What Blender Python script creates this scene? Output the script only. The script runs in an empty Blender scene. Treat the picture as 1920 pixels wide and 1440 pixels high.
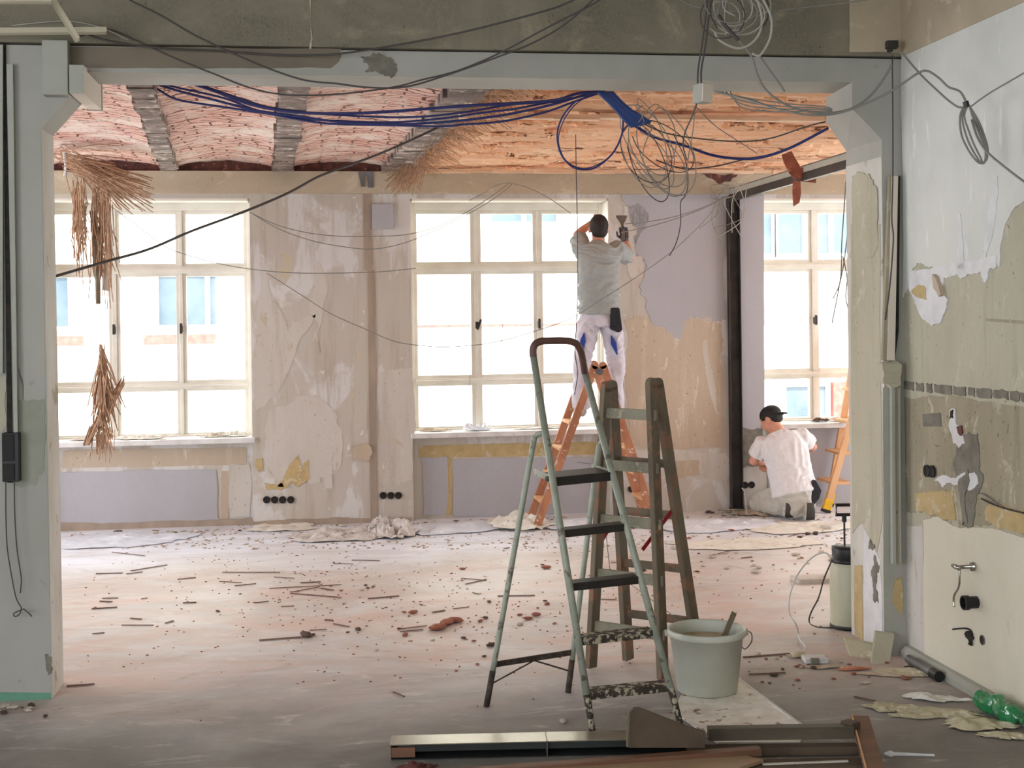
import bpy, bmesh, math, random
from mathutils import Vector, Matrix, noise
from mathutils.geometry import tessellate_polygon
SC = bpy.context.scene
COL = SC.collection

# ------------------------------------------------------------------ camera
FPX, PPX, PPY, CAMH, ROLL, PSI = 2500.0, 960.0, 590.0, 1.8, 0.0125, math.radians(8.28)
FW = Vector((math.sin(PSI), math.cos(PSI), 0)); RT = Vector((math.cos(PSI), -math.sin(PSI), 0)); UP = Vector((0, 0, 1))
cd = bpy.data.cameras.new('camera'); cam = bpy.data.objects.new('camera', cd); COL.objects.link(cam)
cu = (UP + ROLL*RT).normalized(); cr = (RT - ROLL*UP).normalized(); cf = FW.normalized()
M4 = Matrix((cr, cu, -cf)).transposed().to_4x4(); M4.translation = (0, 0, CAMH)
cam.matrix_world = M4
cd.sensor_width = 36.0; cd.lens = 36.0*FPX/1920.0; cd.shift_y = -(720-PPY)/1920.0
cd.clip_start = 0.05; cd.clip_end = 200
SC.camera = cam
SC.view_settings.view_transform = 'Standard'; SC.view_settings.look = 'None'
SC.view_settings.exposure = 0.12; SC.view_settings.gamma = 1.0
SC.view_settings.use_curve_mapping = False

# ------------------------------------------------------------------ sky, sun, daylight
W = bpy.data.worlds.new('sky'); SC.world = W; W.use_nodes = True
bg = W.node_tree.nodes['Background']; bg.inputs[0].default_value = (0.955, 0.98, 1.035, 1); bg.inputs[1].default_value = 7.0
sl = bpy.data.lights.new('sun', 'SUN'); sl.energy = 12.0; sl.angle = math.radians(1.0); sl.color = (1.0, 0.95, 0.86)
so = bpy.data.objects.new('sun', sl); COL.objects.link(so)
so.rotation_euler = Vector((0.0, 0.62, -0.78)).to_track_quat('-Z', 'Y').to_euler(); so.location = (0, -5, 12)
def portal(name, loc, direction, sx, sz):
    l = bpy.data.lights.new(name, 'AREA'); l.shape = 'RECTANGLE'; l.size = sx; l.size_y = sz
    l.cycles.is_portal = True
    o = bpy.data.objects.new(name, l); COL.objects.link(o); o.location = loc
    o.rotation_euler = Vector(direction).to_track_quat('-Z', 'Z').to_euler()
for i, x in enumerate((-1.46, 1.7, 4.9)): portal('sky_portal', (x, 12.3, 1.8), (0, -1, 0), 1.8, 2.1)
portal('sky_portal', (-5.1, 9.4, 1.7), (1, 0, 0), 4.0, 2.6)
portal('sky_portal', (8.1, 9.4, 1.7), (-1, 0, 0), 4.0, 2.6)
portal('sky_portal', (-1.5, -2.8, 1.9), (0, 1, 0), 4.0, 1.8)
portal('sky_portal', (-5.1, .35, 1.95), (1, 0, 0), 5.7, 2.5)
cy = SC.cycles
cy.max_bounces = 12; cy.diffuse_bounces = 8; cy.glossy_bounces = 3; cy.transmission_bounces = 4; cy.transparent_max_bounces = 8
cy.sample_clamp_indirect = 8.0; cy.use_denoising = True
cy.caustics_reflective = False; cy.caustics_refractive = False

# ------------------------------------------------------------------ pixel -> world helpers (measurements off the photo)
def ray(px, py):
    dx = px-PPX; dy = py-PPY
    return FPX*FW + (dx-ROLL*dy)*RT - (dy+ROLL*dx)*UP
CO = Vector((0, 0, CAMH))
def onz(px, py, z=0.0): r = ray(px, py); return CO + r*((z-CAMH)/r.z)
def ony(px, py, Y): r = ray(px, py); return CO + r*(Y/r.y)
def onx(px, py, X): r = ray(px, py); return CO + r*(X/r.x)
def ond(px, py, d): return CO + ray(px, py)*(d/FPX)

# ------------------------------------------------------------------ materials
def lin(c):
    return tuple((v/255/12.92 if v/255 <= 0.04045 else ((v/255+0.055)/1.055)**2.4) for v in c)
class NT:
    def __init__(s, name):
        s.m = bpy.data.materials.new(name); s.m.use_nodes = True; s.t = s.m.node_tree
        s.b = s.t.nodes['Principled BSDF']; s.tc = s.t.nodes.new('ShaderNodeTexCoord')
    def mapping(s, sc, rot=(0, 0, 0), world=False):
        n = s.t.nodes.new('ShaderNodeMapping'); n.inputs['Scale'].default_value = sc; n.inputs['Rotation'].default_value = rot
        s.t.links.new(s.tc.outputs['Object'], n.inputs['Vector']); return n.outputs[0]
    def noise(s, scale, stretch=(1, 1, 1), detail=5, rough=0.6, dist=0.0, rot=(0, 0, 0)):
        n = s.t.nodes.new('ShaderNodeTexNoise'); n.inputs['Scale'].default_value = scale; n.inputs['Detail'].default_value = detail
        n.inputs['Roughness'].default_value = rough; n.inputs['Distortion'].default_value = dist
        s.t.links.new(s.mapping(stretch, rot), n.inputs['Vector']); return n.outputs['Fac']
    def ramp(s, fac, lo, hi):
        n = s.t.nodes.new('ShaderNodeMapRange'); n.inputs[1].default_value = lo; n.inputs[2].default_value = hi
        s.t.links.new(fac, n.inputs[0]); return n.outputs[0]
    def mix(s, fac, a, b):
        n = s.t.nodes.new('ShaderNodeMix'); n.data_type = 'RGBA'
        if isinstance(fac, float): n.inputs[0].default_value = fac
        else: s.t.links.new(fac, n.inputs[0])
        for i, v in ((6, a), (7, b)):
            if isinstance(v, tuple): n.inputs[i].default_value = (*v, 1)
            else: s.t.links.new(v, n.inputs[i])
        return n.outputs[2]
    def math(s, op, a, b):
        n = s.t.nodes.new('ShaderNodeMath'); n.operation = op
        for i, v in ((0, a), (1, b)):
            if isinstance(v, (int, float)): n.inputs[i].default_value = v
            else: s.t.links.new(v, n.inputs[i])
        return n.outputs[0]
    def bump(s, fac, strength=0.3, dist=0.01):
        n = s.t.nodes.new('ShaderNodeBump'); n.inputs['Strength'].default_value = strength; n.inputs['Distance'].default_value = dist
        s.t.links.new(fac, n.inputs['Height']); s.t.links.new(n.outputs[0], s.b.inputs['Normal'])
    def done(s, col, rough=0.8, metal=0.0, spec=0.4):
        if isinstance(col, tuple): s.b.inputs['Base Color'].default_value = (*col, 1)
        else: s.t.links.new(col, s.b.inputs['Base Color'])
        if isinstance(rough, float): s.b.inputs['Roughness'].default_value = rough
        else: s.t.links.new(rough, s.b.inputs['Roughness'])
        s.b.inputs['Metallic'].default_value = metal
        s.b.inputs['Specular IOR Level'].default_value = spec
        return s.m
def simple(name, c1, c2=None, scale=8, stretch=(1, 1, 1), rough=0.8, metal=0.0, lo=0.4, hi=0.65, bump=0.15, bscale=60, c3=None, s3=25, lo3=0.58, hi3=0.64, st3=(1, 1, 1), bd=0.004, spec=0.4):
    n = NT(name); col = lin(c1)
    if c2: col = n.mix(n.ramp(n.noise(scale, stretch), lo, hi), lin(c1), lin(c2))
    if c3: col = n.mix(n.ramp(n.noise(s3, st3, 6), lo3, hi3), col, lin(c3))
    if bump: n.bump(n.noise(bscale, stretch, 4), bump, bd)
    return n.done(col, rough, metal, spec)
MT = {}
def weathered(name, a, b, flake, speck, streak=None, fs=7, fl=(.60, .62), st=(1, 1, .6), sp=(.69, .71), bump=.35, sscale=45):
    n = NT(name)
    c = n.mix(n.ramp(n.noise(1.8, st, 6, .6, .4), .35, .65), lin(a), lin(b))
    if streak: c = n.mix(n.ramp(n.noise(8, (1, 1, .1), 5, .6), .54, .72), c, lin(streak))
    c = n.mix(n.ramp(n.noise(fs, st, 8, .68, .5), *fl), c, lin(flake))
    c = n.mix(n.ramp(n.noise(sscale, (1, 1, .7), 3, .5), *sp), c, lin(speck))
    c = n.mix(n.ramp(n.noise(120, (1, 1, .6), 2), .4, .75), c, lin(tuple(v*.95 for v in a)))
    n.bump(n.noise(25, (1, 1, .6), 7, .7), bump, .006)
    return n.done(c, .88)
MT['front_paint'] = simple('painted_plaster', (168, 167, 159), (158, 158, 149), 2.2, (1, 1, .5), rough=0.7, c3=(152, 153, 143), s3=11, lo3=0.66, hi3=0.70, bump=0.12)
MT['raw_light'] = simple('raw_beige_concrete', (184, 170, 146), (168, 156, 134), 2, c3=(190, 178, 156), s3=5, bump=.3, bscale=16)
MT['raw_brown'] = simple('raw_brown_concrete', (124, 113, 98), (110, 102, 90), 2, bump=.3, bscale=16)
MT['pillar_reveal'] = simple('reveal_plaster', (204, 202, 194), (190, 186, 174), 4, (1, 1, .5), c3=(160, 148, 124), s3=6, lo3=0.62, hi3=0.68)
MT['bulkhead'] = weathered('raw_concrete', (136, 130, 112), (106, 101, 87), (152, 144, 124), (84, 78, 68), (112, 106, 92), 2.4, (.56, .66), (1, 1, 1.6), (.7, .74))
MT['right_base'] = weathered('old_plaster', (186, 181, 160), (168, 163, 142), (200, 196, 180), (122, 116, 98), (158, 152, 132), 6, (.58, .66))
MT['right_brown'] = weathered('brown_plaster', (166, 157, 134), (142, 133, 112), (192, 185, 166), (104, 96, 80), (128, 118, 98), 9, (.57, .61), (1.3, 1.3, .5), (.66, .68))
MT['right_paint'] = simple('pale_grey_paint', (212, 213, 206), (202, 203, 197), 2, c3=(224, 224, 218), s3=5, lo3=.6, hi3=.66, st3=(2.5, 2.5, .5), bump=.05)
MT['right_low'] = weathered('pale_lower_plaster', (220, 214, 196), (208, 201, 182), (184, 176, 152), (150, 140, 116), None, 3, (.64, .72), sp=(.74, .77), bump=.15)
MT['white_skim'] = simple('white_skim', (218, 218, 218), (204, 204, 204), 10, bump=.2)
MT['ochre'] = simple('ochre_paint', (190, 168, 122), (176, 154, 110), 12, c3=(196, 184, 154), s3=14)
MT['grey_mortar'] = simple('grey_mortar', (128, 124, 112), (104, 100, 90), 12, bump=.5)
MT['chase_fill'] = simple('chase_fill', (166, 150, 134), (150, 136, 122), 6, (1, 1, .3), bump=.2)
MT['damp'] = simple('bare_green_plaster', (150, 152, 138), (138, 140, 126), 6, bump=.2)
MT['dark_hole'] = simple('dark_hole', (26, 24, 22), (50, 42, 36), 20)
# far wall: stripped plaster
def back_wall():
    n = NT('stripped_plaster')
    a = n.mix(n.ramp(n.noise(1.1, (1, 1, .5), 5), .38, .62), lin((190, 185, 173)), lin((189, 180, 172)))
    a = n.mix(n.ramp(n.noise(1.9, (1, 1, .5), 8, .66, .6), .52, .56), a, lin((206, 204, 201)))
    a = n.mix(n.ramp(n.noise(11, (1, 1, .10), 5, .65), .52, .72), a, lin((174, 164, 150)))
    a = n.mix(n.ramp(n.noise(3.4, (1, 1, .7), 8, .7, .4), .63, .65), a, lin((194, 182, 156)))
    a = n.mix(n.ramp(n.noise(7, (1, 1, .5), 8, .72, .5), .63, .65), a, lin((222, 216, 208)))
    a = n.mix(n.ramp(n.noise(50, (1, 1, .5), 3), .68, .72), a, lin((146, 128, 108)))
    n.bump(n.noise(22, (1, 1, .3), 7, .7), .35, .006)
    return n.done(a, 0.85)
MT['back'] = back_wall()
MT['back_beam'] = weathered('lintel_plaster', (190, 178, 156), (172, 158, 136), (202, 192, 170), (120, 104, 88), None, 4, (.56, .64), (1, 1, 2), (.7, .73))
MT['lavender'] = weathered('lavender_paint', (178, 178, 183), (172, 169, 172), (188, 185, 184), (160, 150, 142), None, 5, (.63, .68), (1, 1, .4), (.76, .8), .04)
MT['pale_patch'] = weathered('pale_skim_coat', (206, 201, 194), (192, 184, 172), (186, 168, 142), (160, 148, 132), (178, 168, 154), 8, (.62, .65), (1, 1, .5))
MT['tan_patch'] = weathered('tan_plaster', (192, 176, 156), (182, 165, 145), (212, 204, 190), (160, 132, 104), (206, 192, 170), 12, (.61, .64), (1, 1, .3))
MT['window_white'] = simple('window_paint', (226, 223, 213), (216, 212, 202), 6, rough=.45, bump=.02)
MT['sill'] = simple('sill_stone', (222, 222, 220), (206, 204, 202), 8, c3=(176, 166, 156), s3=16, lo3=.64, hi3=.7, rough=.5)
def floor_mat():
    n = NT('dusty_screed')
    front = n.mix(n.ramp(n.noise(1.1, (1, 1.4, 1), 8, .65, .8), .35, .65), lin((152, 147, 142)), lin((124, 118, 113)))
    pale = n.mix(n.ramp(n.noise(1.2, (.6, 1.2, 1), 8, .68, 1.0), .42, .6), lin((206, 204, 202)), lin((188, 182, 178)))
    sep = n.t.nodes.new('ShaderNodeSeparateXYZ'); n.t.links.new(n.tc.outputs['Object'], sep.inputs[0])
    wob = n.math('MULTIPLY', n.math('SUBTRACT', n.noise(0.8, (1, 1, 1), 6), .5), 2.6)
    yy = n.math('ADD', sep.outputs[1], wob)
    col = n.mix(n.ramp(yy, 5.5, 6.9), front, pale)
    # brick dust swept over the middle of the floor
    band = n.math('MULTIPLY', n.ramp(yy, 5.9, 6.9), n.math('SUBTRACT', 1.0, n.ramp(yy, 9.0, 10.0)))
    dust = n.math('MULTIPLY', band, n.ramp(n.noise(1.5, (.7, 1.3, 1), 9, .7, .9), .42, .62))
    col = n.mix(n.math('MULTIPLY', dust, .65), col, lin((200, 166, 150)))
    col = n.mix(n.ramp(yy, 9.6, 10.4), col, n.mix(n.ramp(n.noise(3, (.5, 1.5, 1), 8, .7), .45, .6), lin((226, 230, 240)), lin((206, 206, 210))))  # bluish-white window sheen on the far floor, put into the colour
    # sweep marks, scuffs
    col = n.mix(n.math('MULTIPLY', n.ramp(n.noise(3.2, (.6, 1.5, 1), 9, .72, 1.8, (0, 0, .35)), .56, .68), .55), col, lin((222, 216, 210)))
    col = n.mix(n.math('MULTIPLY', n.ramp(n.noise(3, (.6, 1.5, 1), 9, .72, 1.8, (0, 0, -.35)), .57, .68), .55), col, lin((150, 132, 120)))
    col = n.mix(n.ramp(n.noise(40, (.6, 1.2, 1), 5), .68, .72), col, lin((132, 112, 98)))
    col = n.mix(n.ramp(n.noise(9, (.6, 1.4, 1), 9, .75), .68, .70), col, lin((214, 208, 200)))
    n.bump(n.noise(6, (.6, 1.5, 1), 9, .75), .3, .02)
    rg = n.math('SUBTRACT', .78, n.math('MULTIPLY', n.ramp(yy, 5.8, 8.5), .36))
    return n.done(col, rg, 0, .45)
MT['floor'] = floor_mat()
def brick_mat():
    n = NT('old_brick_vault')
    b = n.t.nodes.new('ShaderNodeTexBrick'); b.inputs['Scale'].default_value = 1.0
    b.inputs['Brick Width'].default_value = .25; b.inputs['Row Height'].default_value = .078; b.inputs['Mortar Size'].default_value = .008
    b.inputs['Color1'].default_value = (*lin((216, 168, 152)), 1); b.inputs['Color2'].default_value = (*lin((230, 196, 182)), 1); b.inputs['Mortar'].default_value = (*lin((104, 68, 60)), 1)
    w = n.t.nodes.new('ShaderNodeTexNoise'); w.inputs['Scale'].default_value = 4
    n.t.links.new(n.tc.outputs['Object'], w.inputs['Vector'])
    vm = n.t.nodes.new('ShaderNodeVectorMath'); vm.operation = 'MULTIPLY_ADD'; vm.inputs[1].default_value = (.17, .17, .17)
    n.t.links.new(w.outputs['Color'], vm.inputs[0]); n.t.links.new(n.tc.outputs['Object'], vm.inputs[2]); n.t.links.new(vm.outputs[0], b.inputs['Vector'])
    c = n.mix(n.ramp(n.noise(2.2, detail=7), .48, .62), b.outputs['Color'], lin((228, 212, 200)))
    c = n.mix(n.ramp(n.noise(14, detail=6), .58, .68), c, lin((188, 128, 112)))
    c = n.mix(n.ramp(n.noise(15, (.5, 1.6, 1), detail=8, rough=.75), .60, .64), c, lin((122, 78, 68)))
    h = n.math('ADD', n.math('MULTIPLY', b.outputs['Fac'], -1.0), n.noise(20, detail=6))
    n.bump(h, .6, .015)
    return n.done(c, .9)
MT['brick'] = brick_mat()
def lath_mat():
    n = NT('orange_clay_ceiling')
    c = n.mix(n.ramp(n.noise(1.6, (.5, 2, 1), 6), .35, .65), lin((240, 202, 166)), lin((230, 176, 138)))
    c = n.mix(n.ramp(n.noise(5, (.35, 3, 1), 7, .7, .6), .56, .64), c, lin((236, 196, 160)))
    c = n.mix(n.ramp(n.noise(4.5, (.4, 3.2, 1), 9, .75, .6), .585, .6), c, lin((120, 72, 54)))
    n.bump(n.noise(9, (.4, 3, 1), 7, .7), .6, .02)
    return n.done(c, .9)
MT['clay'] = lath_mat()
MT['clay_edge'] = simple('clay_break', (206, 142, 104), (172, 104, 78), 10, (.5, 2, 1), bump=.5)
MT['lath_wood'] = simple('pale_lath', (230, 204, 176), (206, 168, 136), 6, (.3, 3, 3), bump=.2)
MT['rib'] = simple('dirty_rib', (136, 120, 112), (88, 74, 68), 5, c3=(190, 178, 168), s3=9, lo3=.54, hi3=.62, bump=.6, bscale=25, bd=.01)
MT['dark_red_brown'] = simple('dark_brick', (110, 66, 58), (72, 48, 44), 12, c3=(150, 100, 86), s3=20, bump=.5)  # dark red-brown for arch ends, lintel patches and a wall cavity
MT['straw'] = simple('straw', (182, 150, 122), (146, 112, 86), 30, bump=0)
MT['black'] = simple('black_plastic', (26, 26, 28), rough=.45, bump=0)
MT['steel_dark'] = simple('dark_steel', (66, 62, 60), (48, 44, 42), 6, rough=.5, metal=.3, bump=.05)
MT['steel_grey'] = simple('grey_steel', (120, 122, 122), (98, 98, 98), 6, rough=.4, metal=.5, bump=.05)
MT['box_grey'] = simple('grey_duct', (168, 169, 158), (158, 159, 148), 3, rough=.6, bump=.02)
MT['duct_in'] = simple('duct_cream', (214, 204, 190), rough=.6, bump=0)
MT['green_tape'] = simple('green_tape', (104, 156, 132), (92, 140, 118), 8, rough=.6, bump=.02)
def glass_mat():
    m = bpy.data.materials.new('window_glass'); m.use_nodes = True; t = m.node_tree; t.nodes.clear()
    o = t.nodes.new('ShaderNodeOutputMaterial'); a = t.nodes.new('ShaderNodeBsdfTransparent'); g = t.nodes.new('ShaderNodeBsdfGlossy')
    a.inputs[0].default_value = (.96, .98, .98, 1); g.inputs['Roughness'].default_value = .05
    x = t.nodes.new('ShaderNodeMixShader'); x.inputs[0].default_value = .06
    t.links.new(a.outputs[0], x.inputs[1]); t.links.new(g.outputs[0], x.inputs[2]); t.links.new(x.outputs[0], o.inputs[0]); return m
MT['glass'] = glass_mat()

# ------------------------------------------------------------------ mesh builder
class MB:
    def __init__(s): s.v = []; s.f = []
    def add(s, vs, fs):
        b = len(s.v); s.v += [Vector(v) for v in vs]; s.f += [tuple(b+i for i in f) for f in fs]; return s
    def box(s, x0, x1, y0, y1, z0, z1):
        return s.add([(x0,y0,z0),(x1,y0,z0),(x1,y1,z0),(x0,y1,z0),(x0,y0,z1),(x1,y0,z1),(x1,y1,z1),(x0,y1,z1)],
                     [(3,2,1,0),(4,5,6,7),(0,1,5,4),(1,2,6,5),(2,3,7,6),(3,0,4,7)])
    def obox(s, c, ax, ay, az, hx, hy, hz):
        c = Vector(c); ax = Vector(ax).normalized(); ay = Vector(ay).normalized(); az = Vector(az).normalized()
        P = [c+ax*(hx*i)+ay*(hy*j)+az*(hz*k) for k in (-1, 1) for j in (-1, 1) for i in (-1, 1)]
        return s.add(P, [(0,2,3,1),(4,5,7,6),(0,1,5,4),(1,3,7,5),(3,2,6,7),(2,0,4,6)])
    def bar(s, p0, p1, w, h, up=(0, 0, 1)):      # w across, h along 'up'
        p0 = Vector(p0); p1 = Vector(p1); d = (p1-p0); L = d.length; d.normalize()
        sd = d.cross(Vector(up)).normalized(); u = sd.cross(d).normalized()
        return s.obox((p0+p1)/2, d, sd, u, L/2, w/2, h/2)
    def tube(s, pts, r, n=8, cap=True, closed=False, side=None, round_cap=False):
        pts = [Vector(p) for p in pts]; m = len(pts)
        rr = [r]*m if isinstance(r, (int, float)) else list(r)
        rr = [(q, q) if isinstance(q, (int, float)) else q for q in rr]
        T = []
        for i in range(m):
            a = pts[(i-1) % m] if (i > 0 or closed) else pts[0]; b = pts[(i+1) % m] if (i < m-1 or closed) else pts[-1]
            t = (b-a); T.append(t.normalized() if t.length > 1e-9 else Vector((0, 0, 1)))
        if side is not None: u = Vector(side)
        else:
            u = Vector((0, 0, 1)) if abs(T[0].z) < .9 else Vector((1, 0, 0))
        if round_cap and not closed:
            def ext(i, sg):
                out = []
                for k in (1, 2, 3):
                    an = k*math.pi/6.5; q = math.cos(an); d = math.sin(an)*min(rr[i])
                    out.append((pts[i]+T[i]*sg*d, (rr[i][0]*q, rr[i][1]*q), T[i]))
                return out
            A = ext(0, -1)[::-1]; B = ext(m-1, 1)
            L = A + list(zip(pts, rr, T)) + B
            pts = [q[0] for q in L]; rr = [q[1] for q in L]; T = [q[2] for q in L]; m = len(pts)
        base = len(s.v)
        for i in range(m):
            a = (u - T[i]*u.dot(T[i]))
            if a.length < 1e-6: a = T[i].orthogonal()
            a.normalize(); b = T[i].cross(a)
            if side is None: u = a
            for k in range(n):
                an = 2*math.pi*k/n
                s.v.append(pts[i] + a*(rr[i][0]*math.cos(an)) + b*(rr[i][1]*math.sin(an)))
        for i in range(m if closed else m-1):
            j = (i+1) % m
            for k in range(n):
                k2 = (k+1) % n
                s.f.append((base+i*n+k, base+i*n+k2, base+j*n+k2, base+j*n+k))
        if cap and not closed:
            s.f.append(tuple(base+k for k in range(n))[::-1]); s.f.append(tuple(base+(m-1)*n+k for k in range(n)))
        return s
    def ell(s, c, r, rot=None, nu=16, nv=10):
        c = Vector(c); R = rot if rot else Matrix.Identity(3); base = len(s.v)
        for j in range(1, nv):
            th = math.pi*j/nv
            for k in range(nu):
                ph = 2*math.pi*k/nu
                s.v.append(c+R@Vector((r[0]*math.sin(th)*math.cos(ph), r[1]*math.sin(th)*math.sin(ph), r[2]*math.cos(th))))
        t = len(s.v); s.v.append(c+R@Vector((0, 0, r[2]))); s.v.append(c+R@Vector((0, 0, -r[2])))
        for j in range(nv-2):
            for k in range(nu):
                k2 = (k+1) % nu; s.f.append((base+j*nu+k, base+(j+1)*nu+k, base+(j+1)*nu+k2, base+j*nu+k2))
        for k in range(nu):
            k2 = (k+1) % nu; s.f.append((t, base+k, base+k2)); s.f.append((t+1, base+(nv-2)*nu+k2, base+(nv-2)*nu+k))
        return s
    def prism(s, poly, vec):                      # planar polygon (3D points) extruded by vec
        vec = Vector(vec); P = [Vector(p) for p in poly]; n = len(P); b = len(s.v)
        tri = tessellate_polygon([P]); s.v += P + [p+vec for p in P]
        nrm = sum(((P[t[1]]-P[t[0]]).cross(P[t[2]]-P[t[0]]) for t in tri), Vector())
        for t in tri:
            nn = (P[t[1]]-P[t[0]]).cross(P[t[2]]-P[t[0]])
            a = t if nn.dot(vec) > 0 else t[::-1]
            s.f.append(tuple(b+n+i for i in a)); s.f.append(tuple(b+i for i in a[::-1]))
        for i in range(n):
            j = (i+1) % n; s.f.append((b+i, b+j, b+n+j, b+n+i))
        return s
    def lathe(s, c, prof, n=32, axis=None):       # prof [(r,z)]
        c = Vector(c); R = (Vector((0, 0, 1)).rotation_difference(Vector(axis)).to_matrix() if axis else Matrix.Identity(3)); b = len(s.v)
        for r, z in prof:
            for k in range(n):
                a = 2*math.pi*k/n; s.v.append(c+R@Vector((r*math.cos(a), r*math.sin(a), z)))
        for i in range(len(prof)-1):
            for k in range(n):
                k2 = (k+1) % n; s.f.append((b+i*n+k, b+i*n+k2, b+(i+1)*n+k2, b+(i+1)*n+k))
        s.f.append(tuple(b+k for k in range(n))[::-1]); s.f.append(tuple(b+(len(prof)-1)*n+k for k in range(n)))
        return s
    def build(s, name, mat, parent=None, smooth=False, bevel=0, origin=None, recalc=True):
        me = bpy.data.meshes.new(name); o = bpy.data.objects.new(name, me); COL.objects.link(o)
        off = Vector((0, 0, 0)); q = parent
        while q is not None: off += q.location; q = q.parent
        if origin is not None: o.location = Vector(origin)-off; off = Vector(origin)
        me.from_pydata([tuple(v-off) for v in s.v], [], s.f); me.materials.append(MT[mat] if isinstance(mat, str) else mat)
        if recalc:
            bm = bmesh.new(); bm.from_mesh(me); bmesh.ops.recalc_face_normals(bm, faces=bm.faces); bm.to_mesh(me); bm.free()
        if smooth: me.polygons.foreach_set('use_smooth', [True]*len(me.polygons))
        if parent: o.parent = parent
        if bevel:
            bv = o.modifiers.new('bevel', 'BEVEL'); bv.width = bevel; bv.segments = 2; bv.limit_method = 'ANGLE'; bv.angle_limit = .7
        return o
def tag(o, label, cat, group=None, kind=None):
    o['label'] = label; o['category'] = cat
    if group: o['group'] = group
    if kind: o['kind'] = kind
    return o
def thing(name, loc, label, cat, group=None):
    o = bpy.data.objects.new(name, None); COL.objects.link(o); o.location = Vector(loc); o.empty_display_size = .1
    return tag(o, label, cat, group)
def struct(o): o['kind'] = 'structure'; return o
def base_of(mb):
    n = len(mb.v); return Vector((sum(v.x for v in mb.v)/n, sum(v.y for v in mb.v)/n, min(v.z for v in mb.v)))
def spline(P, per=8):
    P = [Vector(p) for p in P]; out = []
    for i in range(len(P)-1):
        a = P[max(i-1, 0)]; b = P[i]; c = P[i+1]; d = P[min(i+2, len(P)-1)]
        for k in range(per):
            t = k/per; out.append(.5*((2*b)+(c-a)*t+(2*a-5*b+4*c-d)*t*t+(3*b-a-3*c+d)*t**3))
    out.append(P[-1]); return out
def jag(poly, amp, seed, sub=4):                  # torn outline
    R = random.Random(seed)
    P = [Vector(p) for p in poly]
    for it in range(sub):
        Q = []
        for i in range(len(P)):
            a = P[i]; b = P[(i+1) % len(P)]; L = (b-a).length; Q.append(a)
            if L > .006:
                m = (a+b)/2
                d = Vector((R.uniform(-1, 1), R.uniform(-1, 1), R.uniform(-1, 1)))*min(amp*(.55**it), L*.28)
                Q.append(m+d)
        P = Q
    return P
def patch(name, poly, axis, mat, parent, amp=.04, thick=.004, seed=1, sub=4, label=None):
    """torn paint/plaster layer lying on the wall plane axis ('x' or 'y'), standing out towards the room"""
    P = jag(poly, amp, seed, sub); i = 'xyz'.index(axis); c = poly[0][i]
    for p in P: p[i] = c
    vec = [0, 0, 0]; vec[i] = -thick
    o = MB().prism(P, vec).build(name, mat, parent)
    if label: o['label'] = label
    return o

# ------------------------------------------------------------------ room shell
YO0, YO1 = 6.6, 6.94        # pier wall with the wide opening
YB = 11.7                   # window wall
XL, XR = ony(97, 1310, YO0).x, 2.92; XW = 3.03
YL1, YR1 = onx(118, 1284, XL).y, onx(1597.5, 1190, XR).y
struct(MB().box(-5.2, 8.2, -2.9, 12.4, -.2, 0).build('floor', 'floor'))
struct(MB().box(-5.2, 8.2, -2.9, YO0+.1, 3.7, 3.9).build('ceiling_front', 'front_paint'))
# window wall (piers, lintel zone, recessed aprons)
WX = [(-2.36, -.57), (.81, 2.59), (4.0, 5.79)]; ZS, ZH = .77, 2.83
m = MB(); xs = [-5.2]+[c for w in WX for c in w]+[8.2]
for a, b in zip(xs[0::2], xs[1::2]): m.box(a, b, YB, 12.25, 0, 3.5)
for a, b in WX: m.box(a, b, YB, 12.25, ZH, 3.5); m.box(a, b, YB+.12, 12.25, 0, ZS-.04)
wall_back = struct(m.build('wall_back', 'back'))
struct(MB().box(-5.2, 8.2, YB-.06, YB+.02, 2.87, 3.06).build('trim_1', 'back_beam'))
# side walls of the far room with large unseen window openings added for daylight, front room walls
def wall_open_x(name, x0, x1, y0, y1, oy0, oy1, oz0, oz1, ztop, mat):
    m = MB(); m.box(x0, x1, y0, oy0, 0, ztop); m.box(x0, x1, oy1, y1, 0, ztop); m.box(x0, x1, oy0, oy1, 0, oz0); m.box(x0, x1, oy0, oy1, oz1, ztop)
    return struct(m.build(name, mat))
wall_open_x('wall_left', -5.2, -5.0, YO0, 12.25, 7.4, 11.4, .4, 3.0, 3.9, 'back')
wall_open_x('wall_front_left', -5.2, -5.0, -2.9, YO0, -2.5, 3.2, .7, 3.2, 3.9, 'front_paint')
wall_open_x('wall_far_right', 8.0, 8.2, YO1, 12.25, 7.4, 11.4, .4, 3.0, 3.6, 'back')
m = MB(); m.box(-5.2, -3.5, -2.9, -2.7, 0, 3.9); m.box(.5, 3.3, -2.9, -2.7, 0, 3.9); m.box(-3.5, .5, -2.9, -2.7, 0, 1.0); m.box(-3.5, .5, -2.9, -2.7, 2.8, 3.9)
struct(m.build('wall_rear', 'front_paint'))
# pier wall: left pier, right pier, lintel with haunches
m = MB()
HL0, HL1 = ony(77, 241, YO0), ony(136, 176, YO0)
m.prism([(-5.2, YO0, 0), (XL, YO0, 0), (HL0.x, YO0, HL0.z), (HL1.x, YO0, HL1.z), (HL1.x, YO0, 3.11), (-5.2, YO0, 3.11)], (0, YL1-YO0, 0)); m.box(XR, 8.2, YO0, YR1, 0, 3.11); m.box(HL1.x, XR, YO0, YO1, 2.985, 3.11)
HR0, HR1 = ony(1649, 254, YO0), ony(1598, 204, YO0); HRb = ony(1549, 214, YR1)
Pf = [(XR, YO0, HR0.z-.02), (XR, YO0, 2.985), (HR1.x, YO0, 2.985), (HR1.x, YO0, HR1.z)]; dxb = HRb.x-HR1.x
vb = len(m.v); m.v += [Vector(p) for p in Pf]+[Vector((p[0]+(dxb if i > 1 else 0), YR1, p[2])) for i, p in enumerate(Pf)]
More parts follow.
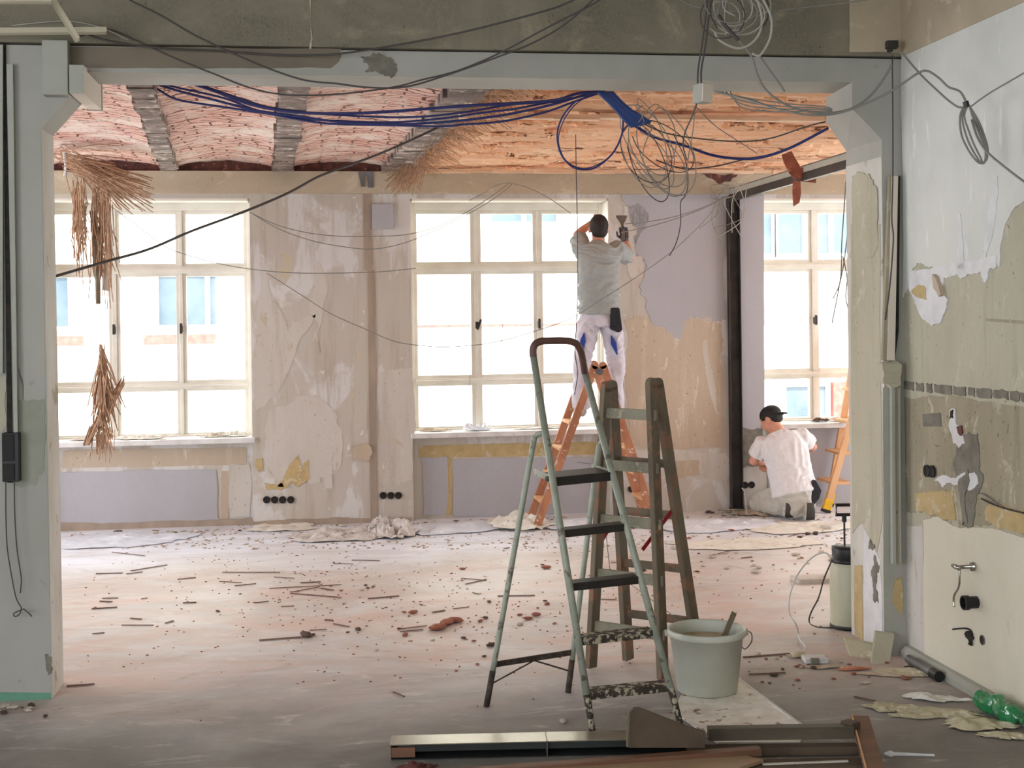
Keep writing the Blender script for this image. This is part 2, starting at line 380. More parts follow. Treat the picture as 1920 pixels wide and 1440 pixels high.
m.f += [(vb, vb+1, vb+2, vb+3), (vb+7, vb+6, vb+5, vb+4)]+[(vb+i, vb+(i+1) % 4, vb+4+(i+1) % 4, vb+4+i) for i in range(4)]
wall_mid = struct(m.build('wall_middle', 'front_paint'))
wmu = struct(MB().box(-5.2, 8.2, YO0-.03, YO1, 3.118, 3.9).build('wall_middle_upper', 'bulkhead'))
struct(MB().box(-5.2, 8.2, YO0+.02, YO1, 3.10, 3.13).build('shadow_line_mid', 'dark_hole'))  # dark strip put into the gap as its shadow line
# front room right wall
wall_right = struct(MB().box(XW, XW+.25, -2.9, YO0, 0, 3.105).build('wall_right', 'right_base'))
wru = struct(MB().box(XW-.012, XW+.25, -2.9, YO0, 3.118, 3.9).build('wall_right_upper', 'raw_light'))
struct(MB().box(XW+.02, XW+.25, -2.9, YO0, 3.09, 3.13).build('shadow_line_right', 'dark_hole'))  # shadow line along the right wall, painted as a dark strip

# far ceiling: brick vaults on ribs (left), clay-and-lath boards (right)
def vault(xa0, xa1, xb0, xb1, rise, seed):        # near edge xa0..xa1 at YO1, far edge xb0..xb1 at YB
    m = MB(); nu, nv = 40, 90; b = len(m.v)
    for j in range(nv+1):
        t = j/nv; y = YO1-.05+(YB-YO1+.1)*t; a = xa0+(xb0-xa0)*t; c = xa1+(xb1-xa1)*t
        for i in range(nu+1):
            s_ = i/nu; x = a+(c-a)*s_
            z = 3.085+rise*(1-(2*s_-1)**2)+.012*noise.noise(Vector((x*5, y*9, seed)))+.008*noise.noise(Vector((x*18, y*30, seed)))
            m.v.append(Vector((x, y, z)))
    for j in range(nv):
        for i in range(nu):
            k = b+j*(nu+1)+i; m.f.append((k, k+nu+1, k+nu+2, k+1))
    return m
ribA = [(onz(265, 165, 3.07), onz(312, 303, 3.07)), (onz(550, 170, 3.07), onz(533, 303, 3.07)), (onz(880, 170, 3.07), onz(755, 303, 3.07))]
def rx(i, y):
    a, b = ribA[i]; return a.x+(b.x-a.x)*(y-a.y)/(b.y-a.y)
ceil = None
edges = [(-2.3, -2.45)]+[(rx(i, YO1), rx(i, YB)) for i in range(3)]
edges = [(-3.6, -3.7), (-2.1, -2.3)]+edges[1:]
edges = [(-5.1, -5.1)]+edges
m = MB()
for i in range(len(edges)-1):
    v = vault(edges[i][0], edges[i+1][0], edges[i][1], edges[i+1][1], .07, i*3.1)
    m.add(v.v, v.f)
m.box(-5.2, edges[-1][0]+.1, YO1-.02, YB+.2, 3.27, 3.5)
ceil = struct(m.build('ceiling', 'brick', smooth=True, recalc=False))
for i in range(len(edges)-1):                      # brick arch ends against the window wall
    a, c = edges[i][1], edges[i+1][1]
    P = [(a, YB-.004, 3.0), (c, YB-.004, 3.0)]+[(c+(a-c)*k/12, YB-.004, 3.09+.07*(1-(2*k/12-1)**2)) for k in range(13)]
    MB().prism(P, (0, .02, 0)).build('arch_end', 'dark_red_brown', ceil)
# clay ceiling with broken flakes
m = MB(); nu, nv = 300, 220; x1c = 8.1; b = 0
def clay_z(x, y):
    q = noise.fractal(Vector((x*1.1, y*5.5, 3.3)), 1, 2.1, 5)
    z = 3.1+.03*math.floor(q*2.2)/2.2*1.2+.012*noise.fractal(Vector((x*5, y*16, 1)), 1, 2, 3)
    return z
for j in range(nv+1):
    y = YO1-.05+(YB-YO1+.1)*j/nv; xa = edges[-1][0]+(edges[-1][1]-edges[-1][0])*(j/nv)
    for i in range(nu+1):
        x = xa+(x1c-xa)*(i/nu)**1.15; m.v.append(Vector((x, y, clay_z(x, y))))
for j in range(nv):
    for i in range(nu):
        k = j*(nu+1)+i; m.f.append((k, k+nu+1, k+nu+2, k+1))
m.box(edges[-1][0]-.3, 8.2, YO1-.02, YB+.2, 3.27, 3.5)
struct(m.build('ceiling_clay', 'clay', recalc=False))
# ribs of the vaults
for i in range(3):
    a, b = (rx(i, YO1), rx(i, YB)); m = MB(); N = 26; R = random.Random(i+5)
    w = (.07, .09, .12)[i]
    for k in range(N):
        t0, t1 = k/N, (k+1)/N; y0 = YO1+(YB-.02-YO1)*t0; y1 = YO1+(YB-.02-YO1)*t1; xc = a+(b-a)*(t0+t1)/2+R.uniform(-.008, .008); ww = w*R.uniform(.85, 1.05)
        m.box(xc-ww, xc+ww, y0, y1, 3.06+R.uniform(-.004, .004), 3.11)
    m.build('rib', 'rib', ceil)
ceiling_clay = bpy.data.objects['ceiling_clay']
def pline(m, A, B, w, h, R, n=24):                  # rough lath running across
    A = Vector(A); B = Vector(B)
    for k in range(n):
        p = A.lerp(B, k/n); q = A.lerp(B, (k+1)/n); j = R.uniform(-.006, .006)
        m.bar(p+Vector((0, j, j)), q+Vector((0, j, j)), w*R.uniform(.8, 1.1), h)
    return m
R = random.Random(4)
pline(MB(), (rx(2, 8.28)+.06, 8.28, 3.045), (8, 8.28, 3.045), .08, .03, R).build('batten', 'lath_wood', ceiling_clay)
pline(MB(), (rx(2, 11.5)+.1, 11.45, 3.045), (8, 11.45, 3.045), .06, .03, R, 40).build('batten', 'lath_wood', ceiling_clay)
pline(MB(), (rx(2, 10.2)+2.6, 10.6, 3.05), (8, 10.35, 3.05), .04, .02, R, 40).build('batten', 'lath_wood', ceiling_clay)
m = MB()                                            # broken clay crust hanging down in shallow flakes
for k in range(110):
    x = R.uniform(1.1, 6.5); y = R.uniform(7.1, 11.55); L = R.uniform(.06, .6); w = R.uniform(.008, .04)
    P = [(x+L*math.cos(t)*(1 if i % 2 else .8)*.5, y+w*math.sin(t)*(1 if i % 2 else .6), clay_z(x, y)-.012) for i, t in enumerate([q*math.pi/6 for q in range(12)])]
    P = jag(P, .035, k, 2)
    for q in P: q.z = clay_z(x, y)-.02+R.uniform(-.016, .004)
    m.prism(P, (0, 0, .02))
fl = m.build('clay_flakes', 'clay', ceiling_clay); fl['kind'] = 'stuff'
m = MB()                                            # torn reed edge beside the rib
for k in range(420):
    y = R.uniform(7.0, 11.6); x = rx(2, y)+.06+R.uniform(0, .1)
    p = Vector((x, y, 3.09)); d = Vector((R.uniform(-.1, .3), R.uniform(-.35, .05), R.uniform(-.14, -.01)))
    m.tube([p, p+d*.5, p+d*.8+Vector((0, 0, -.03))], .0022, 3, cap=False)
rd = m.build('reed_edge', 'straw', ceiling_clay); rd['kind'] = 'stuff'

# ---------------------------------------------------------------- windows
PC = [(.887, 1.37), (1.467, 1.942), (2.031, 2.527)]; PR = [(.80, 1.165), (1.262, 2.17), (2.285, 2.715)]
for n_, (a, b) in enumerate(WX):
    dx = a-.81; w = bpy.data.objects.new('window_%d' % (n_+1), None); COL.objects.link(w); w.location = (a+.89, 12.0, ZS); struct(w)
    w['label'] = ['tall white window at the left behind hanging straw', 'tall white window in the middle behind the worker on the ladder', 'tall white window at the right above the kneeling worker'][n_]
    m = MB(); y0, y1 = 11.98, 12.05
    zs = [ZS-.02, PR[0][0]-.015, PR[0][1]+.012, PR[1][0]-.03, PR[1][1]+.03, PR[2][0]-.025, PR[2][1]+.03, ZH+.03]
    m.box(a-.02, PC[0][0]+dx-.03, y0-.02, y1, ZS-.02, ZH+.03); m.box(PC[2][1]+dx+.03, b+.02, y0-.02, y1, ZS-.02, ZH+.03)
    xi0, xi1 = PC[0][0]+dx-.03, PC[2][1]+dx+.03
    m.box(xi0, xi1, y0-.02, y1, ZS-.02, .785); m.box(xi0, xi1, y0-.02, y1, 2.745, ZH+.03)
    m.box(xi0, xi1, y0-.015, y1, 1.185, 1.235); m.box(xi0, xi1, y0-.015, y1, 2.195, 2.26)
    m.box(xi0, xi1, y0-.04, y0, 1.2, 1.22); m.box(xi0, xi1, y0-.04, y0, 2.215, 2.24)
    for k in (0, 1):
        xa, xb = PC[k][1]+dx+.03, PC[k+1][0]+dx-.03
        for (q0, q1) in ((.785, 1.185), (1.235, 2.195), (2.26, 2.745)): m.box(xa, xb, y0-.01, y1, q0, q1)
    m.build('window_frame', 'window_white', w, bevel=.004)
    for (x0, x1) in PC:
        for (z0, z1) in PR:
            s = MB(); x0_, x1_ = x0+dx, x1+dx; e = .03
            s.box(x0_-e, x0_, y0+.005, y1-.01, z0-e, z1+e); s.box(x1_, x1_+e, y0+.005, y1-.01, z0-e, z1+e)
            s.box(x0_, x1_, y0+.005, y1-.01, z0-e, z0); s.box(x0_, x1_, y0+.005, y1-.01, z1, z1+e)
            s.build('sash', 'window_white', w, bevel=.003)
    g = MB()
    for (x0, x1) in PC:
        for (z0, z1) in PR: g.box(x0+dx-.005, x1+dx+.005, 12.01, 12.015, z0-.005, z1+.005)
    g.build('pane', 'glass', w)
    for k in (0, 1):
        hx = (PC[k][1]+PC[k+1][0])/2+dx; h = MB().bar((hx, y0-.05, 1.67), (hx+(.035 if n_ == 1 and k == 0 else .0), y0-.05, 1.76), .02, .02, (0, 1, 0)); h.box(hx-.012, hx+.012, y0-.045, y0-.01, 1.68, 1.74)
        h.build('window_handle', 'steel_dark', w)
    MB().box(a-.015 if n_ != 2 else a, b+.02, YB-.03, 11.99, ZS-.045, ZS).build('sill', 'sill', w, bevel=.006)
    MB().box(a+.02, b-.02, 11.70, 11.99, ZH-.02, ZH).build('head_trim', 'window_white', w)
# white-painted reveals of the openings
for n_, (a, b) in enumerate(WX):
    MB().box(b-.006, b, YB+.01, 11.97, ZS, ZH-.02).build('reveal', 'window_white', wall_back)
    MB().box(a, a+.006, YB+.01, 11.97, ZS, ZH-.02).build('reveal', 'window_white', wall_back)

# ---------------------------------------------------------------- paint layers on the window wall
def bp(name, pts, mat, amp, thick, seed, Y=YB, sub=4, parent=None):
    return patch(name, [ony(x, y, Y) for x, y in pts], 'y', mat, parent or wall_back, amp, thick, seed, sub)
bp('paint_layer', [(1165, 366), (1362, 366), (1362, 600), (1335, 597), (1300, 592), (1282, 600), (1276, 636), (1262, 632), (1240, 612), (1218, 596), (1212, 560), (1200, 540), (1208, 500), (1190, 470), (1196, 430), (1180, 400)], 'lavender', .05, .005, 1)
bp('paint_layer', [(1385, 366), (1432, 366), (1436, 950), (1388, 950)], 'lavender', .008, .005, 2)
bp('scratch_patch', [(1388, 800), (1430, 805), (1430, 860), (1414, 880), (1388, 878)], 'grey_mortar', .03, .006, 32, sub=4)
bp('paint_layer', [(1388, 880), (1434, 870), (1437, 945), (1390, 948)], 'pale_patch', .01, .008, 3)
bp('tan_layer', [(1272, 604), (1300, 594), (1335, 600), (1352, 620), (1358, 700), (1360, 840), (1250, 846), (1180, 838), (1172, 700), (1172, 600), (1190, 590), (1240, 614)], 'tan_patch', .04, .003, 4)
bp('pale_layer', [(1170, 842), (1362, 850), (1362, 905), (1310, 900), (1290, 880), (1240, 900), (1170, 900)], 'pale_patch', .03, .004, 5)
bp('tan_strip', [(1255, 865), (1310, 862), (1312, 892), (1256, 896)], 'tan_patch', .02, .005, 6)
bp('skim_streak', [(1318, 640), (1326, 636), (1342, 730), (1352, 780), (1340, 770), (1322, 700)], 'pale_patch', .02, .005, 7)
bp('skim_blob', [(1170, 385), (1195, 380), (1212, 395), (1212, 425), (1200, 440), (1190, 470), (1205, 480), (1215, 500), (1205, 520), (1180, 520), (1168, 470)], 'pale_patch', .02, .005, 8)
# pier between left and middle windows
bp('skim_patch', [(505, 770), (560, 740), (600, 745), (640, 800), (640, 870), (600, 900), (575, 905), (560, 880), (545, 905), (520, 905), (500, 890)], 'pale_patch', .05, .003, 9)
bp('skim_patch', [(486, 480), (500, 500), (512, 560), (540, 620), (560, 600), (592, 590), (560, 640), (530, 720), (500, 760), (480, 770), (480, 600)], 'pale_patch', .03, .003, 10)
for i, q in enumerate([[(545, 868), (560, 850), (566, 880), (578, 860), (580, 900), (560, 912), (548, 905), (535, 916), (520, 912)], [(495, 905), (530, 905), (528, 920), (500, 918)], [(480, 862), (492, 858), (494, 880), (484, 884)]]):
    bp('ochre_remnant', q, 'ochre', .015, .006, 40+i)
bp('plaster_lump', [(664, 838), (690, 832), (697, 850), (694, 862), (664, 860)], 'tan_patch', .02, .02, 13)
bp('skim_patch', [(712, 700), (770, 690), (772, 900), (716, 910), (722, 800)], 'pale_patch', .05, .003, 14)
bp('skim_patch', [(590, 480), (610, 560), (600, 660), (586, 640), (580, 560)], 'pale_patch', .05, .003, 15)
bp('skim_patch', [(610, 840), (622, 842), (624, 915), (608, 912)], 'pale_patch', .01, .005, 16)
# chase with grey conduit between the windows
m = MB(); p0 = ony(688, 363, YB); p1 = ony(701, 970, YB)
m.box(p0.x-.035, p0.x+.035, YB-.008, YB, 2.2, 2.87); m.box(p1.x-.03, p1.x+.03, YB-.008, YB, 0, 2.2)
m.build('chase', 'chase_fill', wall_back)['label'] = 'narrow mortar-filled chase'
# aprons under the windows
YA = YB+.12
bp('paint_layer', [(104, 886), (405, 880), (408, 970), (420, 982), (104, 985)], 'lavender', .012, .008, 20, YA)
bp('tan_band', [(118, 845), (462, 838), (462, 872), (118, 878)], 'tan_patch', .01, .004, 21, YA)
bp('paint_strip', [(415, 884), (430, 880), (428, 975), (416, 975)], 'tan_patch', .008, .005, 22, YA)
bp('pale_layer', [(430, 870), (468, 868), (468, 970), (432, 972)], 'pale_patch', .015, .006, 22, YA)
bp('paint_layer', [(848, 862), (1120, 858), (1118, 968), (850, 968)], 'lavender', .012, .008, 23, YA)
bp('paint_layer', [(790, 858), (838, 856), (836, 965), (794, 965)], 'lavender', .015, .008, 24, YA)
bp('tan_band', [(785, 836), (1140, 828), (1140, 852), (785, 858)], 'ochre', .006, .004, 25, YA)
bp('paint_strip', [(836, 858), (848, 858), (848, 965), (836, 965)], 'ochre', .006, .005, 26, YA)
bp('paint_layer', [(1440, 806), (1700, 800), (1700, 940), (1440, 946)], 'lavender', .004, .006, 27, YA)
# skirting rubble colour strip at the foot of the wall
for i, (x0, x1, Y) in enumerate(((104, 472, YA), (475, 772, YB), (776, 1145, YA), (1150, 1360, YB))):
    bp('broken_foot', [(x0, 978), (x1, 970), (x1, 990), (x0, 1000)], 'chase_fill', .03, .01, 60+i, Y, 6)
# dark patches on lintel band
tr1 = bpy.data.objects['trim_1']
for i, q in enumerate([[(200, 322), (232, 322), (215, 345), (200, 352), (185, 335)], [(1310, 322), (1390, 322), (1370, 340), (1340, 338)]]):
    patch('dark_break', [ony(x, y, YB-.062) for x, y in q], 'y', 'dark_red_brown', tr1, .03, .003, 70+i)
patch('steel_plate', [ony(x, y, YB-.062) for x, y in [(672, 322), (700, 322), (700, 352), (690, 352), (688, 330), (684, 330), (683, 350), (677, 350)]], 'y', 'steel_grey', tr1, .0, .01, 3, 0)

# ---------------------------------------------------------------- pier wall paint
def op(name, pts, mat, amp, thick, seed, Y=YO0, sub=4): return patch(name, [ony(x, y, Y) for x, y in pts], 'y', mat, wall_mid, amp, thick, seed, sub)
op('bare_patch', [(130, 88), (640, 92), (640, 104), (620, 128), (400, 128), (170, 127), (130, 127)], 'raw_brown', .008, .004, 1)
patch('beige_area', [ony(x, y, YO0-.031) for x, y in [(1592, -60), (1700, -60), (1700, 99), (1592, 98)]], 'y', 'raw_light', wmu, .004, .003, 5)
patch('pale_seam', [ony(x, y, YO0-.031) for x, y in [(577, -40), (582, -40), (586, 70), (584, 92), (580, 92), (582, 60)]], 'y', 'raw_light', wmu, .008, .002, 6)
op('ochre_remnant', [(1676, 1085), (1690, 1080), (1690, 1150), (1680, 1140), (1674, 1120)], 'ochre', .01, .005, 71)
op('torn_patch', [(676, 106), (700, 98), (738, 112), (741, 142), (722, 144), (684, 134), (690, 120)], 'grey_mortar', .03, .005, 2)
op('torn_patch', [(28, 752), (84, 748), (84, 880), (70, 905), (40, 915), (26, 912)], 'damp', .02, .003, 3)
op('bare_patch', [(0, 705), (12, 705), (12, 800), (0, 810)], 'right_base', .01, .003, 4)
op('tape_strip', [(-900, 1290), (95, 1299), (96, 1318), (-900, 1316)], 'green_tape', .0, .003, 5, sub=0)
op('hairline_crack', [(30, 680), (36, 700), (42, 722), (42, 750), (44, 750), (44, 721), (38, 698), (31, 680)], 'grey_mortar', .003, .002, 6)
op('raised_edge', [(84, 1226), (98, 1232), (98, 1262), (90, 1266)], 'grey_mortar', .01, .002, 61)
op('loose_paint_edge', [(1655, 727), (1658, 1200), (1690, 1205), (1690, 1110), (1676, 1080), (1672, 727)], 'box_grey', .006, .003, 7)
# the reveal of each pier (bare/painted strips)
def rp(name, X, pts, mat, amp, thick, seed, sub=4): 
    P = jag([Vector((X, y, z)) for y, z in pts], amp, seed, sub)
    for p in P: p.x = X; p.y = min(max(p.y, YO0+.002), (YL1 if X < 0 else YR1)-.002)
    MB().prism(P, (thick, 0, 0)).build(name, mat, wall_mid)
MB().prism([(XL, YO0+.003, 0), (XL, YL1-.003, 0), (HL0.x, YL1-.003, HL0.z), (HL0.x, YO0+.003, HL0.z)], (.004, 0, 0)).build('reveal_layer', 'pillar_reveal', wall_mid)
def rvx(px, py): p = onx(px, py, XR); return (p.y, p.z)
rp('reveal_layer', XR, [(YO0, 0.0), (YR1, 0.0), (YR1, 2.6), (YO0, 2.6)], 'pillar_reveal', 0, -.003, 1, 0)
rp('green_layer', XR-.003, [rvx(1597, 420), rvx(1652, 420), rvx(1656, 975), rvx(1645, 1040), rvx(1618, 980), rvx(1600, 1000)], 'right_base', .012, -.003, 2)
rp('yellow_layer', XR-.003, [rvx(1604, 1060), rvx(1618, 1060), rvx(1620, 1200), rvx(1605, 1190)], 'ochre', .01, -.003, 3)
rp('pale_layer', XR-.003, [rvx(1622, 990), rvx(1652, 1050), rvx(1657, 1210), rvx(1622, 1200)], 'white_skim', .01, -.004, 4)
rp('torn_layer', XR-.007, [rvx(1642, 1040), rvx(1652, 1060), rvx(1645, 1100), rvx(1650, 1130), rvx(1640, 1120), rvx(1636, 1070)], 'grey_mortar', .02, -.003, 5)
rp('torn_layer', XR-.007, [rvx(1634, 1010), rvx(1644, 1024), rvx(1638, 1032), rvx(1630, 1026)], 'grey_mortar', .02, -.003, 6)
rp('torn_layer', XR-.006, [rvx(1600, 330), rvx(1632, 325), rvx(1648, 360), rvx(1646, 470), rvx(1620, 480), rvx(1600, 420)], 'right_base', .03, -.003, 7)

# ---------------------------------------------------------------- front right wall
def wp(name, pts, mat, amp, thick, seed, X=XW, sub=4, label=None): return patch(name, [onx(x, y, X) for x, y in pts], 'x', mat, wall_right, amp, thick, seed, sub, label)
wp('paint_layer', [(1692, 100), (1800, 48), (1960, -24), (2300, -160), (2300, 250), (2000, 330), (1905, 388), (1882, 440), (1876, 500), (1860, 500), (1850, 516), (1845, 530), (1838, 508), (1830, 508), (1800, 516), (1770, 520), (1768, 512), (1740, 500), (1715, 502), (1703, 540), (1694, 560)], 'right_paint', .02, .006, 3)
wp('skim_layer', [(1708, 508), (1760, 500), (1872, 478), (1872, 500), (1858, 504), (1848, 530), (1842, 508), (1830, 512), (1805, 522), (1790, 514), (1772, 520), (1768, 545), (1780, 560), (1778, 575), (1768, 600), (1758, 608), (1745, 606), (1728, 590), (1716, 560), (1708, 545)], 'white_skim', .012, .009, 4)
wp('torn_hole', [(1712, 548), (1722, 536), (1730, 535), (1740, 542), (1741, 562), (1725, 558)], 'ochre', .008, .011, 5)
wp('curled_edge', [(1758, 514), (1764, 520), (1774, 552), (1770, 556), (1760, 540)], 'tan_patch', .006, .03, 6)
wp('brown_plaster', [(1694, 745), (1790, 742), (1990, 770), (2300, 800), (2300, 1060), (1990, 1020), (1920, 1004), (1850, 985), (1800, 990), (1735, 960), (1694, 965)], 'right_brown', .03, .003, 7)
m = MB(); R = random.Random(9); x = 1693
while x < 2250:                                    # broken tile bed line: short grey-brown pieces
    w = R.uniform(10, 34); P = [onx(x, 714+(x-1693)*.098, XW), onx(x+w, 714+(x+w-1693)*.098, XW), onx(x+w, 731+(x+w-1693)*.098, XW), onx(x, 729+(x-1693)*.098, XW)]
    P = jag(P, .008, int(x), 3)
    for p in P: p.x = XW
    m.prism(P, (-.005, 0, 0)); x += w+R.uniform(3, 7)
m.build('mortar_line', 'grey_mortar', wall_right)
wp('pale_lower_coat', [(1733, 975), (1760, 968), (1800, 990), (1862, 990), (1920, 1008), (2200, 1070), (2200, 1560), (1920, 1352), (1735, 1244)], 'right_low', .008, .006, 8)
wp('rough_strip', [(1697, 985), (1731, 985), (1735, 1242), (1698, 1222)], 'pale_patch', .006, .004, 9)
wp('ochre_remnant', [(1718, 925), (1790, 920), (1794, 975), (1770, 974), (1740, 964), (1720, 958)], 'ochre', .016, .007, 10)
wp('ochre_remnant', [(1850, 950), (1920, 955), (1940, 1008), (1880, 992), (1850, 976)], 'ochre', .02, .006, 11)
wp('mortar_patch', [(1732, 776), (1765, 774), (1767, 800), (1733, 800)], 'grey_mortar', .002, .006, 12)
wp('mortar_streak', [(1806, 815), (1835, 812), (1838, 880), (1846, 900), (1832, 930), (1826, 985), (1810, 985), (1812, 930), (1790, 880), (1796, 840)], 'grey_mortar', .02, .007, 13)
wp('chiselled_hole', [(1783, 768), (1793, 766), (1794, 790), (1802, 800), (1812, 830), (1800, 840), (1790, 830), (1782, 800)], 'white_skim', .012, .009, 14)
wp('dark_cavity', [(1785, 770), (1791, 769), (1791, 784), (1784, 786)], 'dark_hole', .006, .011, 15)
wp('rust_cavity', [(1797, 800), (1806, 798), (1808, 816), (1800, 812)], 'dark_red_brown', .008, .011, 16)
wp('chiselled_patch', [(1755, 900), (1790, 896), (1830, 885), (1838, 905), (1822, 920), (1790, 910), (1770, 915)], 'white_skim', .02, .009, 17)
wp('dark_cavity', [(1800, 905), (1818, 880), (1822, 900), (1812, 930), (1818, 980), (1808, 985), (1804, 930)], 'grey_mortar', .012, .012, 18)
wp('grey_band', [(1850, 597), (2000, 606), (2000, 613), (1850, 602)], 'right_brown', .004, .003, 19)
wp('pale_streak', [(1797, 400), (1803, 400), (1812, 505), (1798, 506)], 'white_skim', .01, .009, 20)
wp('pale_streak', [(1858, 380), (1874, 330), (1866, 430), (1850, 490), (1846, 470)], 'white_skim', .02, .009, 21)
# skirting pipe at the foot of the right wall
P = [Vector((XW-.03, 6.5, .03)), Vector((XW-.03, 5.6, .03)), Vector((XW-.03, 4.2, .03))]
struct(MB().prism([(XW-.001, 6.58, 0), (XW-.05, 6.58, 0), (XW-.05, 6.58, .03), (XW-.03, 6.58, .05), (XW-.001, 6.58, .055)], (0, -3.6, 0)).build('baseboard_right', 'box_grey'))
# ================================================================ buildings outside
MT['facade'] = simple('cream_render', (238, 234, 224), (230, 224, 212), 1.2, bump=.1)
MT['outpane'] = simple('sky_lit_pane', (92, 104, 114), (74, 88, 100), 1.5, rough=.15, bump=0)
MT['outbrick'] = simple('red_brick_band', (190, 96, 88), (168, 78, 70), 14, bump=.2)
MT['louver'] = simple('louver_metal', (150, 170, 180), rough=.5, bump=0)
YF = 20.0
bld = thing('apartment_building', (2, YF, -3.5), 'bright cream building across the street seen through the three windows', 'building')
MB().box(-14, 18, YF, YF+1, -3.5, 9).build('facade', 'facade', bld)
def outwin(x0, x1, z0, z1, nv=2, nh=2, brick=True):
    w = MB().box(x0, x1, YF-.03, YF+.02, z0, z1).build('house_window', 'outpane', bld); f = MB(); t = .06
    f.box(x0-t, x0, YF-.08, YF, z0-t, z1+t); f.box(x1, x1+t, YF-.08, YF, z0-t, z1+t); f.box(x0, x1, YF-.08, YF, z0-t, z0); f.box(x0, x1, YF-.08, YF, z1, z1+t)
    for k in range(1, nv): x = x0+(x1-x0)*k/nv; f.box(x-.035, x+.035, YF-.08, YF-.02, z0, z1)
    for k in range(1, nh): z = z1-(z1-z0)*.45*k; f.box(x0, x1, YF-.08, YF-.02, z-.03, z+.03)
    f.build('window_frame', 'window_white', w)
    if brick: MB().box(x0-.22, x1+.2, YF-.1, YF, z0-.28, z0-.14).build('brick_sill', 'outbrick', bld)
outwin(-2.29, -.9, 1.71, 2.45, 2, 1); outwin(-4.9, -3.56, 1.71, 2.43, 2, 1)
outwin(7.1, 8.4, 2.7, 3.5, 3, 1, False); outwin(5.9, 7.0, 2.7, 3.5, 2, 1, False); outwin(7.2, 7.85, .15, .62, 1, 1, False); outwin(2.6, 3.6, 3.2, 3.9, 2, 1, False)
MB().box(7.95, 8.8, YF-.12, YF, -.2, .68).build('brick_pier', 'outbrick', bld)
MB().box(.5, 6.9, YF-.02, YF+.02, 1.62, 1.66).build('string_course', 'outbrick', bld)
m = MB()
for k in range(9): z = .72-k*.075; m.bar((2.86, YF-.04, z), (4.9, YF-.04, z), .04, .03)
m.build('louver', 'louver', bld)
struct(MB().box(-20, 24, 12.5, 19.99, -3.7, -3.5).build('ground', 'front_paint'))

# ================================================================ wall fixtures
MT['black_rubber'] = simple('black_rubber', (30, 30, 30), rough=.7, bump=0)
MT['chrome'] = simple('chrome', (180, 178, 170), rough=.25, metal=.9, bump=0)
def socket(c, axis, label, group):
    c = Vector(c); ax = Vector(axis)
    t = thing('socket_box', c, label, 'socket', group)
    MB().lathe(c, [(.031, -.002), (.031, .006), (.027, .006), (.025, -.0), (.012, -.001)], 24, ax).build('box_rim', 'black', t, smooth=False)
    MB().lathe(c+ax*.001, [(.026, 0), (.026, .002)], 20, ax).build('box_bottom', 'dark_hole', t)
    return t
def socket_row(pxs, Y, lab, group):
    for i, (x, y) in enumerate(pxs): p = ony(x, y, Y-.006); socket(p, (0, -1, 0), lab[i], group)
ord4 = ['leftmost', 'second from left', 'third from left', 'rightmost']
socket_row([(500, 937), (515, 937), (530, 937), (545, 937)], YB, ['round black socket box, %s of the four below the yellow paint remnant' % o for o in ord4], 'four socket boxes in a row')
socket_row([(718.5, 929), (733, 929), (747, 929)], YB, ['round black socket box, %s of three beside the middle window' % o for o in ('leftmost', 'centre one', 'rightmost')], 'three socket boxes in a row')
socket_row([(1385, 910), (1396.5, 909.5), (1409, 909)], YB-.006, ['round black socket box, %s of three beside the kneeling worker' % o for o in ('leftmost', 'centre one', 'rightmost')], 'socket boxes beside the steel post')
p = ony(1184, 917, YB-.006); socket(p, (0, -1, 0), 'single round black socket box on the wall behind the wooden ladders', None)
for (x, y), o in zip([(1738, 883), (1748, 884)], ('left', 'right')):
    socket(onx(x, y, XW-.012), (-1, 0, 0), 'empty black socket box in the near right wall, %s one of the pair' % o, 'pair of socket boxes in the right wall')
# white square plate near middle window
a = ony(697, 383, YB); b = ony(738, 430, YB)
t = thing('cover_plate', ((a.x+b.x)/2, YB-.02, b.z), 'square lilac-white cover box on the wall left of the middle window', 'box')
MB().box(a.x, b.x, YB-.035, YB-.001, b.z, a.z).build('cover', 'lavender', t, bevel=.004)
MB().box(a.x-.008, a.x, YB-.02, YB-.001, b.z, a.z).build('rim', 'grey_mortar', t)
# black steel post and the beam running off it
t = thing('steel_post', (3.73, YB-.03, 0), 'black steel channel post standing against the window wall', 'steel post')
m = MB(); m.box(3.676, 3.786, YB-.02, YB-.012, 0, 2.84); m.box(3.676, 3.684, YB-.075, YB-.02, 0, 2.84); m.box(3.778, 3.786, YB-.075, YB-.02, 0, 2.84)
m.build('channel', 'steel_dark', t); MB().box(3.67, 3.79, YB-.08, YB-.008, 0, .03).build('foot_plate', 'steel_dark', t)
MB().box(3.715, 3.745, YB-.03, YB-.02, 2.70, 2.80).build('bracket', 'steel_grey', t)
t = thing('steel_beam', (3.73, 9.6, 2.80), 'grey steel channel beam running from the black post towards the room', 'steel beam')
MB().box(3.67, 3.68, YR1+.3, YB-.08, 2.855, 2.90).build('web', 'box_grey', t)  # pale grey paints the web as the lit side
MB().box(3.66, 3.70, YR1+.3, YB-.08, 2.79, 2.845).build('underside_shade', 'steel_dark', t)  # added dark bar, paints the shaded underside of the channel
MB().box(3.67, 3.79, YR1+.3, YB-.08, 2.845, 2.854).build('lower_flange', 'steel_dark', t)  # dark colour carries the underside shade
MB().box(3.67, 3.79, YR1+.3, YB-.08, 2.901, 2.909).build('upper_flange', 'steel_grey', t)
